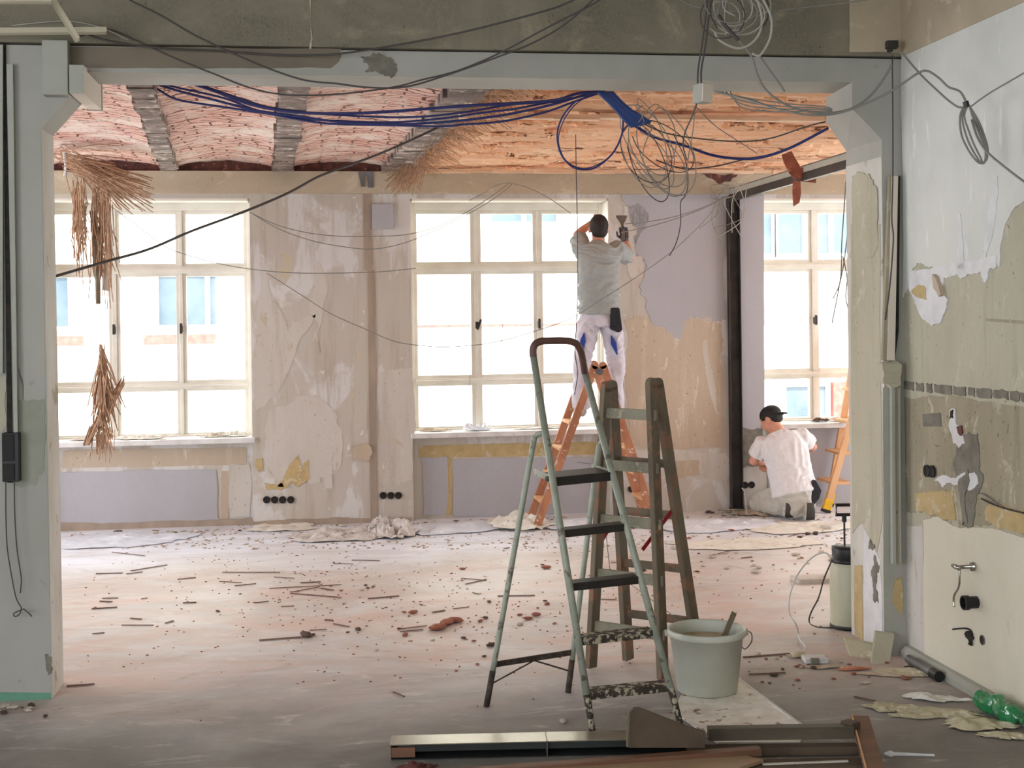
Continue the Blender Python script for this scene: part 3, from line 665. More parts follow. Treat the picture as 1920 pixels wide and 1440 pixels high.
# duct boxes at the left haunch
a = ony(78, 78, YO0-.08); b = ony(128, 178, YO0-.08)
tag(MB().box(a.x, b.x, YO0-.08, YO0, b.z, a.z+.01).build('junction_duct', 'box_grey', bevel=.004, origin=((a.x+b.x)/2, YO0-.04, b.z)), 'upright grey-green box on the lintel above the left haunch', 'duct box')
a = ony(130, 122, YO0-.10); b = ony(158, 175, YO0-.10)
t = thing('cable_duct', ((a.x+b.x)/2, YO0+.2, b.z), 'open sheet duct passing under the lintel at the top left corner', 'duct')
m = MB(); m.box(a.x, b.x-.004, YO0-.10, YO1+.12, b.z, b.z+.004); m.box(b.x-.004, b.x, YO0-.10, YO1+.12, b.z, a.z); m.box(a.x, b.x, YO0-.104, YO0-.10, b.z, a.z)
m.build('duct_body', 'duct_in', t); MB().box(a.x, b.x, YO0-.108, YO0-.104, b.z-.002, a.z).build('end_cap', 'box_grey', t)  # warm cream body paints the lit side and bottom, end cap stays grey
MB().box(a.x-.005, b.x+.004, YO1+.07, YO1+.075, b.z-.004, a.z).build('joint_strip', 'box_grey', t)
# vertical slot, trunking on the left pier
t = thing('riser_slot', ony(18, 1000, YO0-.02)-Vector((0, 0, 0)), 'dark recessed cable riser with pale strip at the far left of the pier', 'cable riser')
a = ony(6, 82, YO0-.01); b = ony(28, 150, YO0-.01)
MB().prism([ony(6, 82, YO0-.012), ony(10, 82, YO0-.012), ony(24, 905, YO0-.012), ony(14, 905, YO0-.012)], (0, .012, 0)).build('slot', 'dark_hole', t)
MB().prism([ony(12, 120, YO0-.03), ony(24, 120, YO0-.03), ony(33, 812, YO0-.03), ony(26, 812, YO0-.03)], (0, .028, 0)).build('riser_strip', 'box_grey', t)
MB().prism([ony(-10, 84, YO0-.03), ony(5, 84, YO0-.03), ony(5, 700, YO0-.03), ony(-10, 700, YO0-.03)], (0, .028, 0)).build('riser_board', 'box_grey', t)
a = ony(3, 812, YO0-.05); b = ony(36, 903, YO0-.05)
t = thing('switch_box', ((a.x+b.x)/2, YO0-.03, b.z), 'black switch box low on the left pier with cables through it', 'switch box')
MB().box(a.x, b.x, YO0-.05, YO0, b.z, a.z).build('housing', 'black', t, bevel=.004)
MB().box(a.x+.004, b.x-.02, YO0-.058, YO0-.05, b.z+.10, a.z-.008).build('upper_flap', 'black_rubber', t, bevel=.003)
MB().box(a.x+.004, b.x-.02, YO0-.058, YO0-.05, b.z+.008, b.z+.085).build('lower_flap', 'black_rubber', t, bevel=.003)
# trunking in the right corner
t = thing('cable_trunking', ony(1680, 1060, YO0-.03), 'pale vertical cable trunking in the right corner, interrupted by a plaster lump', 'cable trunking')
def tr(name, pts, Y0, Y1, mat): MB().prism([ony(x, y, Y0) for x, y in pts], (0, Y1-Y0, 0)).build(name, mat, t)
tr('lower_duct', [(1672, 727), (1678, 727), (1680, 1058), (1674, 1058)], YO0-.04, YO0-.004, 'box_grey')
tr('lower_duct', [(1678, 727), (1686, 727), (1688, 1058), (1680, 1058)], YO0-.03, YO0-.004, 'right_brown')
tr('duct_lip', [(1685, 727), (1688, 727), (1690, 1058), (1687, 1058)], YO0-.045, YO0-.004, 'box_grey')
tr('upper_duct', [(1668, 330), (1673, 330), (1664, 676), (1655, 676)], YO0-.03, YO0-.004, 'right_brown')
tr('upper_duct', [(1673, 330), (1684, 330), (1678, 676), (1664, 676)], YO0-.04, YO0-.004, 'duct_in')
tr('duct_lip', [(1684, 330), (1688, 330), (1685, 620), (1678, 676)], YO0-.02, YO0-.004, 'dark_hole')
m = MB(); P = [ony(x, y, YO0-.05) for x, y in [(1654, 682), (1664, 677), (1684, 678), (1691, 690), (1690, 722), (1672, 728), (1656, 718)]]
tag(m.prism(jag(P, .01, 4, 2), (0, .05, 0)).build('plaster_lump', 'right_base', bevel=.008, origin=P[5]), 'rounded grey-green plaster lump over the trunking in the right corner', 'plaster lump')
# water tap, drain stub, holes on the right wall
p = onx(1829, 1062, XW)
t = thing('angle_valve', p, 'chrome angle valve with a curved supply tube on the right wall', 'valve')
q = p+Vector((-.09, -.0, .0))
m = MB(); m.tube([p, p+Vector((-.02, 0, 0)), p+Vector((-.02, 0, 0)), q], [.022, .022, .009, .009], 14); m.build('valve_body', 'chrome', t, smooth=True)
MB().tube([q+Vector((-.002, -.022, 0)), q+Vector((-.002, .022, 0))], .012, 12).build('handwheel', 'chrome', t, smooth=True)
MB().tube([q, q+Vector((0.0, .05, .0))], .008, 10).build('spout', 'chrome', t, smooth=True)
s0 = q+Vector((0.02, .02, -.01)); z1 = onx(1789, 1138, XW-.05)
MB().tube(spline([s0, s0+Vector((0, .0, -.06)), s0.lerp(z1, .5)+Vector((0, -.015, 0)), z1+Vector((0, 0, .05)), z1], 6), .0055, 8).build('supply_tube', 'chrome', t, smooth=True)
p = onx(1834, 1129, XW); t = thing('drain_stub', p, 'black plastic drain pipe stub sticking out of the right wall', 'drain pipe')
MB().lathe(p, [(.028, 0), (.028, .05), (.034, .05), (.034, .075), (.027, .075), (.027, .01)], 24, (-1, 0, 0)).build('pipe_stub', 'black', t, smooth=False)
MB().lathe(p+Vector((-.012, 0, 0)), [(.026, 0), (.026, .004)], 20, (-1, 0, 0)).build('pipe_inside', 'dark_hole', t)
p = onx(1842, 1200, XW-.007); t = thing('pipe_hole', p, 'small round hole near the bottom of the right wall', 'hole')
MB().lathe(p, [(.024, -.004), (.024, .003), (.02, .003), (.02, -.004)], 20, (-1, 0, 0)).build('hole_rim', 'grey_mortar', t)
MB().lathe(p, [(.02, 0), (.02, .002)], 20, (-1, 0, 0)).build('hole_inside', 'dark_hole', t)
P = [onx(x, y, XW-.009) for x, y in [(1812, 1184), (1822, 1182), (1827, 1196), (1824, 1210), (1816, 1206), (1811, 1195)]]
t = thing('broken_outlet', P[3], 'ragged dark opening with a black hooked wire above the floor', 'hole')
MB().prism(jag(P, .012, 3, 3), (-.003, 0, 0)).build('cavity', 'dark_hole', t)
MB().tube(spline([onx(1786, 1180, XW-.05), onx(1806, 1178, XW-.03), onx(1818, 1181, XW-.015), onx(1822, 1192, XW-.012)], 5), .004, 6).build('hook_wire', 'black', t)
P = [onx(x, y, XW-.02) for x, y in [(1840, 935), (1860, 945), (1890, 955), (1920, 962)]]
tag(MB().tube(spline(P, 4), .004, 6).build('wall_wire', 'black', origin=P[3]), 'short black wire torn out of the brown plaster on the right', 'wire')
P = [onx(x, y, XW-.02) for x, y in [(1838, 925), (1850, 930), (1880, 952), (1905, 958)]]
tag(MB().tube(spline(P, 4), .003, 6).build('wall_wire', 'steel_grey', origin=P[3]), 'thin grey wire above the black one in the brown plaster', 'wire')
# pipe lying at the foot of the right wall
p = onz(1746, 1262, .03)
t = thing('drain_pipe', (p.x-.03, p.y, 0), 'grey pipe with a black open end lying at the foot of right wall', 'pipe')
e0 = Vector((XW-.085, p.y-.02, .028)); e1 = Vector((XW-.085, p.y+.28, .028))
MB().tube([e0, e1], .022, 16).build('pipe_body', 'steel_grey', t, smooth=False)
MB().tube([e0-Vector((0, .04, 0)), e0+Vector((0, .03, 0))], .027, 16).build('pipe_collar', 'black', t)

# ================================================================ step ladder (front)
MT['ladder_green'] = simple('worn_green_steel', (158, 162, 148), (136, 142, 128), 9, rough=.5, c3=(104, 98, 86), s3=16, lo3=.6, hi3=.66, bump=.1, metal=.15)
MT['ladder_red'] = simple('worn_red_brown', (108, 76, 68), (86, 60, 54), 14, rough=.5, bump=.1)
MT['ladder_foot'] = simple('dark_foot', (52, 42, 38), (78, 66, 56), 30, rough=.7)
MT['step_black'] = simple('black_ribbed_tread', (44, 40, 38), (34, 30, 30), 12, rough=.6, bump=.2)
MT['step_worn'] = simple('plaster_worn_tread', (70, 60, 52), (46, 40, 36), 12, rough=.8, c3=(170, 162, 140), s3=34, lo3=.52, hi3=.56, bump=.4)
FL, FR = onz(1112, 1378), onz(1277, 1362); BL, BR = onz(912, 1325), onz(1065, 1299)
wv = (FR-FL).normalized(); 
tl = ond(1000, 668, 6.12); tr_ = ond(1097, 700, 6.32)
ladder = thing('step_ladder', (FL+FR+BL+BR)/4, 'worn pale green metal step ladder with a red-brown hand loop, nearest the camera', 'ladder')
def rail(P, foot=True, h=.16):
    pass
# front frame with loop handle: one bent tube, lower ends dark
lf0 = FL.lerp(tl, .10); rf0 = FR.lerp(tr_, .10)
mid = [ond(999, 657, 6.12), ond(1003, 646, 6.12), ond(1014, 640, 6.13), ond(1030, 639, 6.14), ond(1062, 639, 6.19), ond(1078, 643, 6.22), ond(1086, 652, 6.24), ond(1091, 666, 6.26)]
MB().tube([lf0, FL.lerp(tl, .5), tl], (.0165), 12).build('front_rail', 'ladder_green', ladder, smooth=True)
MB().tube([rf0, FR.lerp(tr_, .5), tr_], (.0165), 12).build('front_rail', 'ladder_green', ladder, smooth=True)
h = MB().tube(spline([tl]+mid+[tr_], 4), .017, 12).build('hand_loop', 'ladder_red', ladder, smooth=True); h['label'] = 'red-brown bare hand loop'
for a, b in ((FL, lf0), (FR, rf0)): MB().tube([a+Vector((0, 0, .001)), b], [(.013, .013), (.0168, .0168)], 10).build('front_foot', 'step_worn', ladder, smooth=True)
bl1 = ond(1001, 826, 6.2); br1 = ond(1122, 842, 6.4)
MB().tube(spline([BL.lerp(bl1, .13), BL.lerp(bl1, .55), BL.lerp(bl1, .97), bl1+Vector((0.008, 0, .02)), ond(1018, 812, 6.17)], 4), .0135, 10).build('rear_leg', 'ladder_green', ladder, smooth=True)
MB().tube(spline([BR.lerp(br1, .13), BR.lerp(br1, .55), BR.lerp(br1, .97), br1+Vector((0.008, 0, .02)), ond(1134, 822, 6.37)], 4), .0135, 10).build('rear_leg', 'ladder_green', ladder, smooth=True)
for a, b in ((BL, bl1), (BR, br1)): MB().tube([a+Vector((0, 0, .001)), a.lerp(b, .135)], .0145, 10).build('rear_foot', 'ladder_foot', ladder, smooth=True)
def atz(a, b, z): return a.lerp(b, (z-a.z)/(b.z-a.z))
bk = Vector((-wv.y, wv.x, 0))
if bk.y < 0: bk = -bk
for i, z in enumerate((.165, .385, .61, .835)):
    a = atz(FL, tl, z); b = atz(FR, tr_, z); b.z = a.z = z
    mt = 'step_worn' if i < 2 else 'step_black'
    s = MB(); w = (b-a).normalized()
    s.obox((a+b)/2+bk*.035, w, bk, (0, 0, 1), (b-a).length/2-.008, .04, .006)
    s.obox((a+b)/2-bk*.003+Vector((0, 0, -.012)), w, bk, (0, 0, 1), (b-a).length/2-.008, .004, .016)
    s.obox((a+b)/2+bk*.073+Vector((0, 0, -.012)), w, bk, (0, 0, 1), (b-a).length/2-.008, .003, .012)
    o = s.build('tread', mt, ladder, bevel=.002)
z = 1.06; a = atz(FL, tl, z); b = atz(FR, tr_, z); a.z = b.z = z; w = (b-a).normalized()
c = (a+b)/2
al = atz(BL, bl1, min(1.06, bl1.z-.01)); dd = Vector((al.x-a.x, al.y-a.y, 0)).dot(bk)
s = MB().obox(c+bk*.10, w, bk, (0, 0, 1), (b-a).length/2-.012, .10, .008); s.obox(c-bk*.002+Vector((0, 0, -.012)), w, bk, (0, 0, 1), (b-a).length/2-.01, .004, .02)
s.build('platform', 'step_black', ladder, bevel=.003)
for e in (a, b): MB().bar(e+bk*-.01, e+bk*.30, .006, .028).build('platform_bracket', 'ladder_green', ladder)
for e in (a, b): MB().lathe(e+bk*.03+(w*(-.012 if e is a else .012)), [(.012, -.012), (.012, .012)], 12, w).build('pivot', 'ladder_foot', ladder)
# rear spreader
ra = atz(BL, bl1, .19); rb = atz(BR, br1, .19)
MB().bar(ra, rb, .008, .026).build('rear_crossbar', 'ladder_foot', ladder)
rm = (ra+rb)/2-Vector((0, 0, .01))
MB().tube([atz(BL, bl1, .10), rm], .004, 6).build('rear_brace', 'ladder_foot', ladder)
MB().tube([atz(BR, br1, .10), rm], .004, 6).build('rear_brace', 'ladder_foot', ladder)

# ================================================================ old wooden double ladder
MT['old_wood'] = simple('grey_green_old_wood', (116, 106, 88), (94, 82, 68), 7, (1, 1, .25), rough=.8, c3=(132, 100, 80), s3=10, lo3=.52, hi3=.6, bump=.4, bscale=40)
MT['old_wood_green'] = simple('green_painted_rung', (140, 137, 118), (118, 114, 98), 9, rough=.8, c3=(170, 162, 140), s3=18, lo3=.56, hi3=.66, bump=.3)
MT['orange_wood'] = simple('orange_ladder_wood', (178, 122, 90), (152, 98, 70), 8, (1, 1, .3), rough=.6, c3=(214, 190, 170), s3=22, lo3=.6, hi3=.65, bump=.2)
MT['pale_wood'] = simple('light_ladder_wood', (216, 172, 128), (200, 150, 104), 8, (1, 1, .3), rough=.6, bump=.1)
MT['yellow'] = simple('yellow_cap', (226, 180, 40), (210, 160, 30), 14, rough=.5, bump=0)
MT['red_strap'] = simple('red_strap', (150, 30, 40), rough=.6, bump=0)
def stile(m, foot, top, wx, wy, wdir, ext=.0):
    """flat board from foot to top, wdir = rung direction"""
    d = (top-foot).normalized(); sd = Vector(wdir); sd = (sd-d*sd.dot(d)).normalized(); t = d.cross(sd)
    L = (top-foot).length
    m.obox((foot+top)/2, sd, t, d, wx/2, wy/2, L/2)
    m.tube([top-sd*wx/2, top+sd*wx/2], wy/2, 12)
    return m
A, B, Cc, Dd = onz(1108, 1256), onz(1243, 1277), onz(1178, 1241), onz(1313, 1258)
ta, tc = ond(1137, 726, 6.72), ond(1147, 724, 6.80); tb, td = ond(1221, 720, 6.52), ond(1233, 720, 6.58)
rd_ = (tb-ta).normalized()
dl = thing('double_ladder', (A+B+Cc+Dd)/4, 'old grey-green wooden double ladder standing behind the metal step ladder', 'ladder')
for f, tt in ((A, ta), (B, tb), (Cc, tc), (Dd, td)):
    f = f.copy(); MB_ = stile(MB(), f+Vector((0, 0, .012)), tt, .032, .062, rd_); MB_.build('stile', 'old_wood', dl, bevel=.004)
def rungs(fa, fb, ta, tb, zs, mat, parent, w=.045, t=.02, ext=.02):
    for z in zs:
        a = atz(fa, ta, z); b = atz(fb, tb, z); d = (b-a).normalized()
        MB().bar(a-d*ext, b+d*ext, t, w).build('rung', mat, parent, bevel=.003)
rungs(A, B, ta, tb, (.225, .49, .765, 1.04, 1.30), 'old_wood_green', dl, .052)
rungs(Cc, Dd, tc, td, (.255, .52, .79, 1.05), 'old_wood', dl, .04)
MB().tube([atz(A, ta, .95)+Vector((0, .02, 0)), atz(A, ta, .5)+Vector((.08, .05, 0)), atz(Dd, td, .2)], .002, 5).build('stay_cord', 'steel_grey', dl)
for q0, q1 in (((1116, 1052), (1146, 1010)), ((1198, 1040), (1232, 992)), ((1232, 1018), (1262, 985))):
    pass
MB().bar(atz(A, ta, .62), atz(Cc, tc, .78), .003, .022).build('strap', 'red_strap', dl)['label'] = 'red strap'
MB().bar(atz(B, tb, .72)+Vector((-.07, .02, -.08)), atz(Dd, td, .84), .003, .02).build('strap', 'red_strap', dl)['label'] = 'red strap'

# ================================================================ orange wooden ladder carrying the worker
Yn, Yf = 11.05, 11.42
ax = onz(1009, 988); xl = ony(1006, 985, Yn).x; xr = ony(1228, 985, Yn).x; xa = ony(1123, 700, Yn).x
zt = 1.36
wl = thing('wooden_ladder', ((xl+xr)/2, (Yn+Yf)/2, 0), 'orange-brown wooden folding ladder under the worker by the middle window', 'ladder')
Lst = []
for Y, dz in ((Yn, 0), (Yf, 0)):
    fl_, fr_ = Vector((xl, Y, .012)), Vector((xr, Y, .012)); t1, t2 = Vector((xa-.035, Y, zt)), Vector((xa+.035, Y, zt))
    for f, t2_ in ((fl_, t1), (fr_, t2)): stile(MB(), f, t2_, .028, .065, (0, 1, 0)).build('stile', 'orange_wood', wl, bevel=.003)
    MB().lathe((xa, Y-.02, zt-.05), [(.03, 0), (.03, .006)], 14, (0, -1, 0)).build('hinge', 'steel_grey', wl)
for k in range(1, 5):
    z = .22*k+.0
    for f, tq in ((xl, xa-.035), (xr, xa+.035)):
        x = f+(tq-f)*z/zt; MB().box(x-.045, x+.045, Yn+.01, Yf-.01, z-.012, z+.012).build('step', 'pale_wood', wl, bevel=.002)  # steps paler than the stiles, light on them put into the colour
MB().tube([(xl+.35, Yn-.02, .55), (xr-.32, Yn-.02, .5)], .003, 5).build('stay_rope', 'steel_grey', wl)
# ladder right with yellow feet
rl = thing('wooden_ladder', onz(1600, 962), 'light wooden ladder with yellow feet beside the kneeling worker', 'ladder')
f0 = onz(1548, 962); t0 = ony(1612, 730, f0.y+.05)
Yr = f0.y
for f, t_ in ((Vector((f0.x, Yr, .012)), Vector((t0.x+.12, Yr, 1.55))), (Vector((f0.x+.95, Yr, .012)), Vector((t0.x+.14, Yr, 1.55))), (Vector((f0.x+.18, Yr+.38, .012)), Vector((t0.x+.12, Yr+.38, 1.55))), (Vector((f0.x+1.05, Yr+.38, .012)), Vector((t0.x+.14, Yr+.38, 1.55)))):
    stile(MB(), f, t_, .028, .06, (0, 1, 0)).build('stile', 'pale_wood', rl, bevel=.003)
    d = (t_-f).normalized(); MB().obox(f+d*.06, (0, 1, 0), d.cross(Vector((0, 1, 0))), d, .02, .038, .055).build('foot_cap', 'yellow', rl, bevel=.004)
    MB().obox(f+d*.008, (0, 1, 0), d.cross(Vector((0, 1, 0))), d, .022, .04, .014).build('rubber_foot', 'black', rl)
for z in (.26, .52, .8, 1.08):
    q = z/1.55; x = f0.x+(t0.x+.12-f0.x)*q; MB().box(x-.01, x+.08+.1*(1-q), Yr, Yr+.38, z-.012, z+.012).build('step', 'pale_wood', rl, bevel=.002)

# ================================================================ bucket with stick
MT['bucket'] = simple('milky_bucket', (196, 198, 186), (184, 186, 172), 3, rough=.35, bump=.02)
MT['bucket_in'] = simple('plaster_residue', (190, 182, 158), (160, 146, 116), 9, rough=.8, bump=.3)
c = onz(1326, 1298); bk_ = thing('bucket', c+Vector((0, 0, .012)), 'large milky white plaster bucket behind the step ladder foot', 'bucket')
c = c+Vector((0, 0, .012))
MB().lathe(c, [(.138, 0), (.142, .004), (.172, .262), (.183, .262), (.186, .267), (.186, .292), (.179, .295), (.175, .289), (.168, .26), (.135, .02), (.01, .02)], 48).build('shell', 'bucket', bk_, smooth=True)
MB().lathe(c+Vector((0, 0, .225)), [(.158, 0), (.1625, .0), (.1625, .012), (.12, .02), (.02, .016)], 40).build('plaster_crust', 'bucket_in', bk_, smooth=True)
hp = [c+Vector((.2*math.cos(t), .2*math.sin(t), .29))+Vector((0, 0, 0)) for t in (0,)]
rdir = RT.normalized()
hP = []
for k in range(13):
    t = math.pi*k/12; hP.append(c+Vector((0, 0, .30))+rdir*(.2*math.cos(t)*1.0)+(-FW)*(-.2*math.sin(t)*.98)+Vector((0, 0, -.13*math.sin(t))))
hh = c+rdir*.188-Vector((0, 0, .025))
MB().tube(spline([hh+Vector((0, 0, .30)), hh+Vector((.025, .0, .29)), hh+Vector((.035, .03, .24)), hh+Vector((.012, .06, .2)), c+rdir*.175+FW*.1+Vector((0, 0, .19))], 5), .003, 6).build('handle_wire', 'steel_grey', bk_)
for s_ in (-1, 1): MB().lathe(c+rdir*.182*s_+Vector((0, 0, .272)), [(.016, 0), (.016, .014)], 12, rdir*s_).build('handle_lug', 'bucket', bk_)
a = ond(1355, 1200, 6.33); b_ = ond(1377, 1148, 6.40); a = a+(a-b_)*.45
tag(MB().obox((a+b_)/2, (b_-a), FW, (b_-a).cross(FW), (b_-a).length/2, .006, .013).build('stirring_stick', 'old_wood', bevel=.003, origin=a), 'wooden stirring stick leaning in the white bucket', 'stick')

# board under the bucket
MT['board'] = simple('gypsum_board', (238, 234, 226), (216, 206, 194), 10, c3=(150, 118, 98), s3=14, lo3=.6, hi3=.64, bump=.2)
P = [onz(x, y, .002) for x, y in [(1292, 1276), (1384, 1272), (1512, 1366), (1500, 1395), (1345, 1395), (1262, 1335)]]
bd_ = thing('gypsum_board', P[5], 'pale dirty plasterboard sheet under the white bucket', 'board')
MB().prism(P, (0, 0, .008)).build('sheet', 'board', bd_)
MB().bar(onz(1386, 1273, .012), onz(1512, 1367, .012), .01, .004).build('paper_edge', 'white_skim', bd_)

# ================================================================ pump sprayer
MT['sprayer'] = simple('milky_tank', (192, 192, 168), (178, 179, 156), 4, rough=.35, c3=(90, 96, 84), s3=22, lo3=.7, hi3=.74, bump=0)
c = onz(1592, 1176); sp = thing('pump_sprayer', c, 'milky pressure sprayer with black collar and pump handle behind right pier', 'sprayer')
MB().lathe(c, [(.09, 0), (.102, .015), (.105, .03), (.105, .34), (.1, .37), (.075, .385)], 32).build('tank', 'sprayer', sp, smooth=True)
MB().lathe(c+Vector((0, 0, .0)), [(.096, 0), (.107, .006), (.107, .02), (.1, .028)], 32).build('base_ring', 'steel_dark', sp, smooth=True)
MB().lathe(c+Vector((0, 0, .365)), [(.095, 0), (.098, .01), (.098, .03), (.09, .035), (.092, .085), (.088, .095), (.03, .1)], 32).build('collar', 'black', sp, smooth=True)
cr_ = c+rdir*(-.02)
MB().tube([cr_+Vector((0, 0, .46)), cr_+Vector((0, 0, .62))], .006, 8).build('pump_rod', 'black', sp)
m = MB(); h0 = cr_+Vector((0, 0, .60)); m.tube([h0, h0+Vector((0, 0, .04))], .014, 10)
loop = [h0+Vector((0, 0, .04))-rdir*.045, h0+Vector((0, 0, .095))-rdir*.045, h0+Vector((0, 0, .095))+rdir*.045, h0+Vector((0, 0, .04))+rdir*.045]
m.tube(loop, .011, 8, closed=True); m.build('pump_handle', 'black', sp)
st = [ond(1560, 1050, 7.42), ond(1545, 1085, 7.4), ond(1535, 1120, 7.38), ond(1520, 1150, 7.36), ond(1518, 1168, 7.34), ond(1535, 1176, 7.36), ond(1560, 1177, 7.42)]
pts = spline(st, 5); m = MB()
for p_, q_ in zip(pts, pts[1:]): m.bar(p_, q_+(q_-p_)*.1, .004, .016, FW)
m.build('strap', 'black_rubber', sp)
hs = [ond(1560, 1045, 7.4), ond(1545, 1036, 7.4), ond(1522, 1046, 7.35), ond(1497, 1075, 7.3), ond(1481, 1115, 7.25), ond(1480, 1150, 7.2), ond(1492, 1170, 7.15)]
hz = [onz(1497, 1188, .02), onz(1500, 1200, .02), onz(1510, 1212, .015), onz(1506, 1222, .02)]
tag(MB().tube(spline(hs+hz, 6), .0045, 6).build('spray_hose', 'white_skim', origin=onz(1506, 1222)), 'thin white hose looping from the sprayer to the floor', 'hose')
# small white tray on floor
p = onz(1528, 1240); t = thing('plastic_tray', p, 'small white plastic tray on the floor at the end of the hose', 'tray')
MB().obox(p+Vector((0, 0, .012)), RT, FW, UP, .06, .05, .012).build('tray_body', 'white_skim', t, bevel=.004)
MB().obox(p+Vector((-.02, -.055, .016)), RT, FW, UP, .02, .012, .014).build('tray_notch', 'grey_mortar', t)
# ================================================================ people
MT['skin'] = simple('skin', (206, 150, 126), (198, 138, 114), 20, rough=.55, bump=.05)
MT['hair'] = simple('dark_hair', (48, 38, 34), (34, 28, 26), 40, rough=.7, bump=.5, bscale=120)
MT['shirt_grey'] = simple('grey_tee', (158, 162, 160), (150, 154, 152), 30, rough=.9, bump=.1, bscale=200)
MT['shirt_white'] = simple('white_tee', (222, 220, 222), (214, 212, 214), 30, rough=.9, bump=.1, bscale=200)
MT['trousers'] = simple('white_work_trousers', (206, 202, 212), (196, 192, 202), 12, rough=.9, bump=.1, bscale=150, c3=(176, 172, 170), s3=14, lo3=.62, hi3=.68)
MT['trousers_dirty'] = simple('dusty_work_trousers', (190, 188, 180), (176, 172, 162), 12, rough=.9, bump=.1, bscale=150)
MT['blue_panel'] = simple('blue_panel', (44, 66, 140), rough=.9, bump=.05)
MT['pouch'] = simple('black_pouch', (38, 38, 44), (30, 30, 34), 20, rough=.8, bump=.1)
MT['glove'] = simple('dark_grey_glove', (92, 94, 104), (60, 62, 72), 60, rough=.9, bump=.2)
MT['shoe'] = simple('dusty_shoe', (196, 192, 184), (160, 156, 148), 30, rough=.8)
MT['sole'] = simple('dark_sole', (70, 66, 62), rough=.8)
def blob(name, mb, mat, parent, vox=.008, smooth=4, wrinkle=0.0, seed=0, wst=(6, 6, 22)):
    me = bpy.data.meshes.new('tmp'); me.from_pydata([tuple(v) for v in mb.v], [], mb.f)
    bm = bmesh.new(); bm.from_mesh(me); bmesh.ops.recalc_face_normals(bm, faces=bm.faces); bm.to_mesh(me); bm.free()
    o = bpy.data.objects.new('tmp', me); COL.objects.link(o)
    r = o.modifiers.new('r', 'REMESH'); r.mode = 'VOXEL'; r.voxel_size = vox
    s = o.modifiers.new('s', 'SMOOTH'); s.factor = .5; s.iterations = smooth
    bpy.context.view_layer.update(); dg = bpy.context.evaluated_depsgraph_get()
    m2 = bpy.data.meshes.new_from_object(o.evaluated_get(dg)); bpy.data.objects.remove(o)
    if wrinkle:
        m2.update(); N = [v.normal.copy() for v in m2.vertices]
        for v, n in zip(m2.vertices, N):
            q = Vector((v.co.x*wst[0], v.co.y*wst[1], v.co.z*wst[2]+2.5*noise.noise(v.co*5)))+Vector((seed, 0, 0))
            v.co += n*wrinkle*(1-abs(noise.noise(q))*2.4)
    off = parent.location if parent else Vector()
    for v in m2.vertices: v.co -= off
    m2.materials.clear(); m2.materials.append(MT[mat]); m2.polygons.foreach_set('use_smooth', [True]*len(m2.polygons))
    m2.name = name; q = bpy.data.objects.new(name, m2); COL.objects.link(q); q.parent = parent; return q
def fingers(m, wrist, d, nrm, side, s=1.0, curl=.6, spread=.012, thumb=1):
    """palm + 4 bent fingers + thumb; d = hand direction, nrm = palm normal, side = across towards the thumb"""
    d = Vector(d).normalized(); nrm = Vector(nrm); nrm = (nrm-d*nrm.dot(d)).normalized(); sd = d.cross(nrm).normalized()
    if sd.dot(Vector(side)) < 0: sd = -sd
    W = Vector(wrist)
    m.tube([W, W+d*.03*s, W+d*.085*s], [(.026*s, .017*s), (.036*s, .016*s), (.04*s, .013*s)], 12, side=sd, round_cap=True)
    for k, (o_, L) in enumerate(((.029, .068), (.01, .077), (-.01, .071), (-.029, .055))):
        p = W+d*.085*s+sd*o_*s; a0 = curl; q = [p]; dr = d.copy()
        for j, f in enumerate((.45, .3, .25)):
            dr = (dr*math.cos(a0)+nrm*math.sin(a0)).normalized(); q.append(q[-1]+dr*L*f*s); a0 = curl*.8
            dr = dr
        m.tube(q, [.0088*s, .0082*s, .0076*s, .0066*s], 8, side=sd, round_cap=True)
    t0 = W+d*.03*s+sd*.03*s
    m.tube([t0, t0+(sd*.75+d*.6+nrm*.2).normalized()*.034*s, t0+(sd*.45+d*.9+nrm*.45).normalized()*.062*s], [.0115*s, .0098*s, .008*s], 8, side=nrm, round_cap=True)
def head(m, c, fwd, up, s=1.0):
    f = Vector(fwd).normalized(); u = Vector(up); u = (u-f*u.dot(f)).normalized(); r = f.cross(u)
    R = Matrix((r, f, u)).transposed(); c = Vector(c)
    def L(x, y, z): return c+R@(Vector((x, y, z))*s)
    m.ell(c+R@Vector((0, -.008, .02))*s, (.074*s, .093*s, .092*s), R); m.ell(L(0, .028, -.045), (.056*s, .062*s, .068*s), R)
    m.ell(L(0, .05, -.088), (.03*s, .026*s, .024*s), R)
    m.tube([L(0, .085, .02), L(0, .105, -.02)], [.009*s, .016*s], 8, round_cap=True)
    m.tube([L(-.022, .086, -.052), L(.022, .086, -.052)], .008*s, 8, round_cap=True)
    m.tube([L(-.05, .078, .028), L(.05, .078, .028)], .010*s, 8, round_cap=True)
    for q in (-1, 1):
        m.ell(L(.078*q, -.002, -.008), (.011*s, .02*s, .034*s), R); m.ell(L(.03*q, .08, .006), (.014*s, .01*s, .009*s), R)
    return L, R
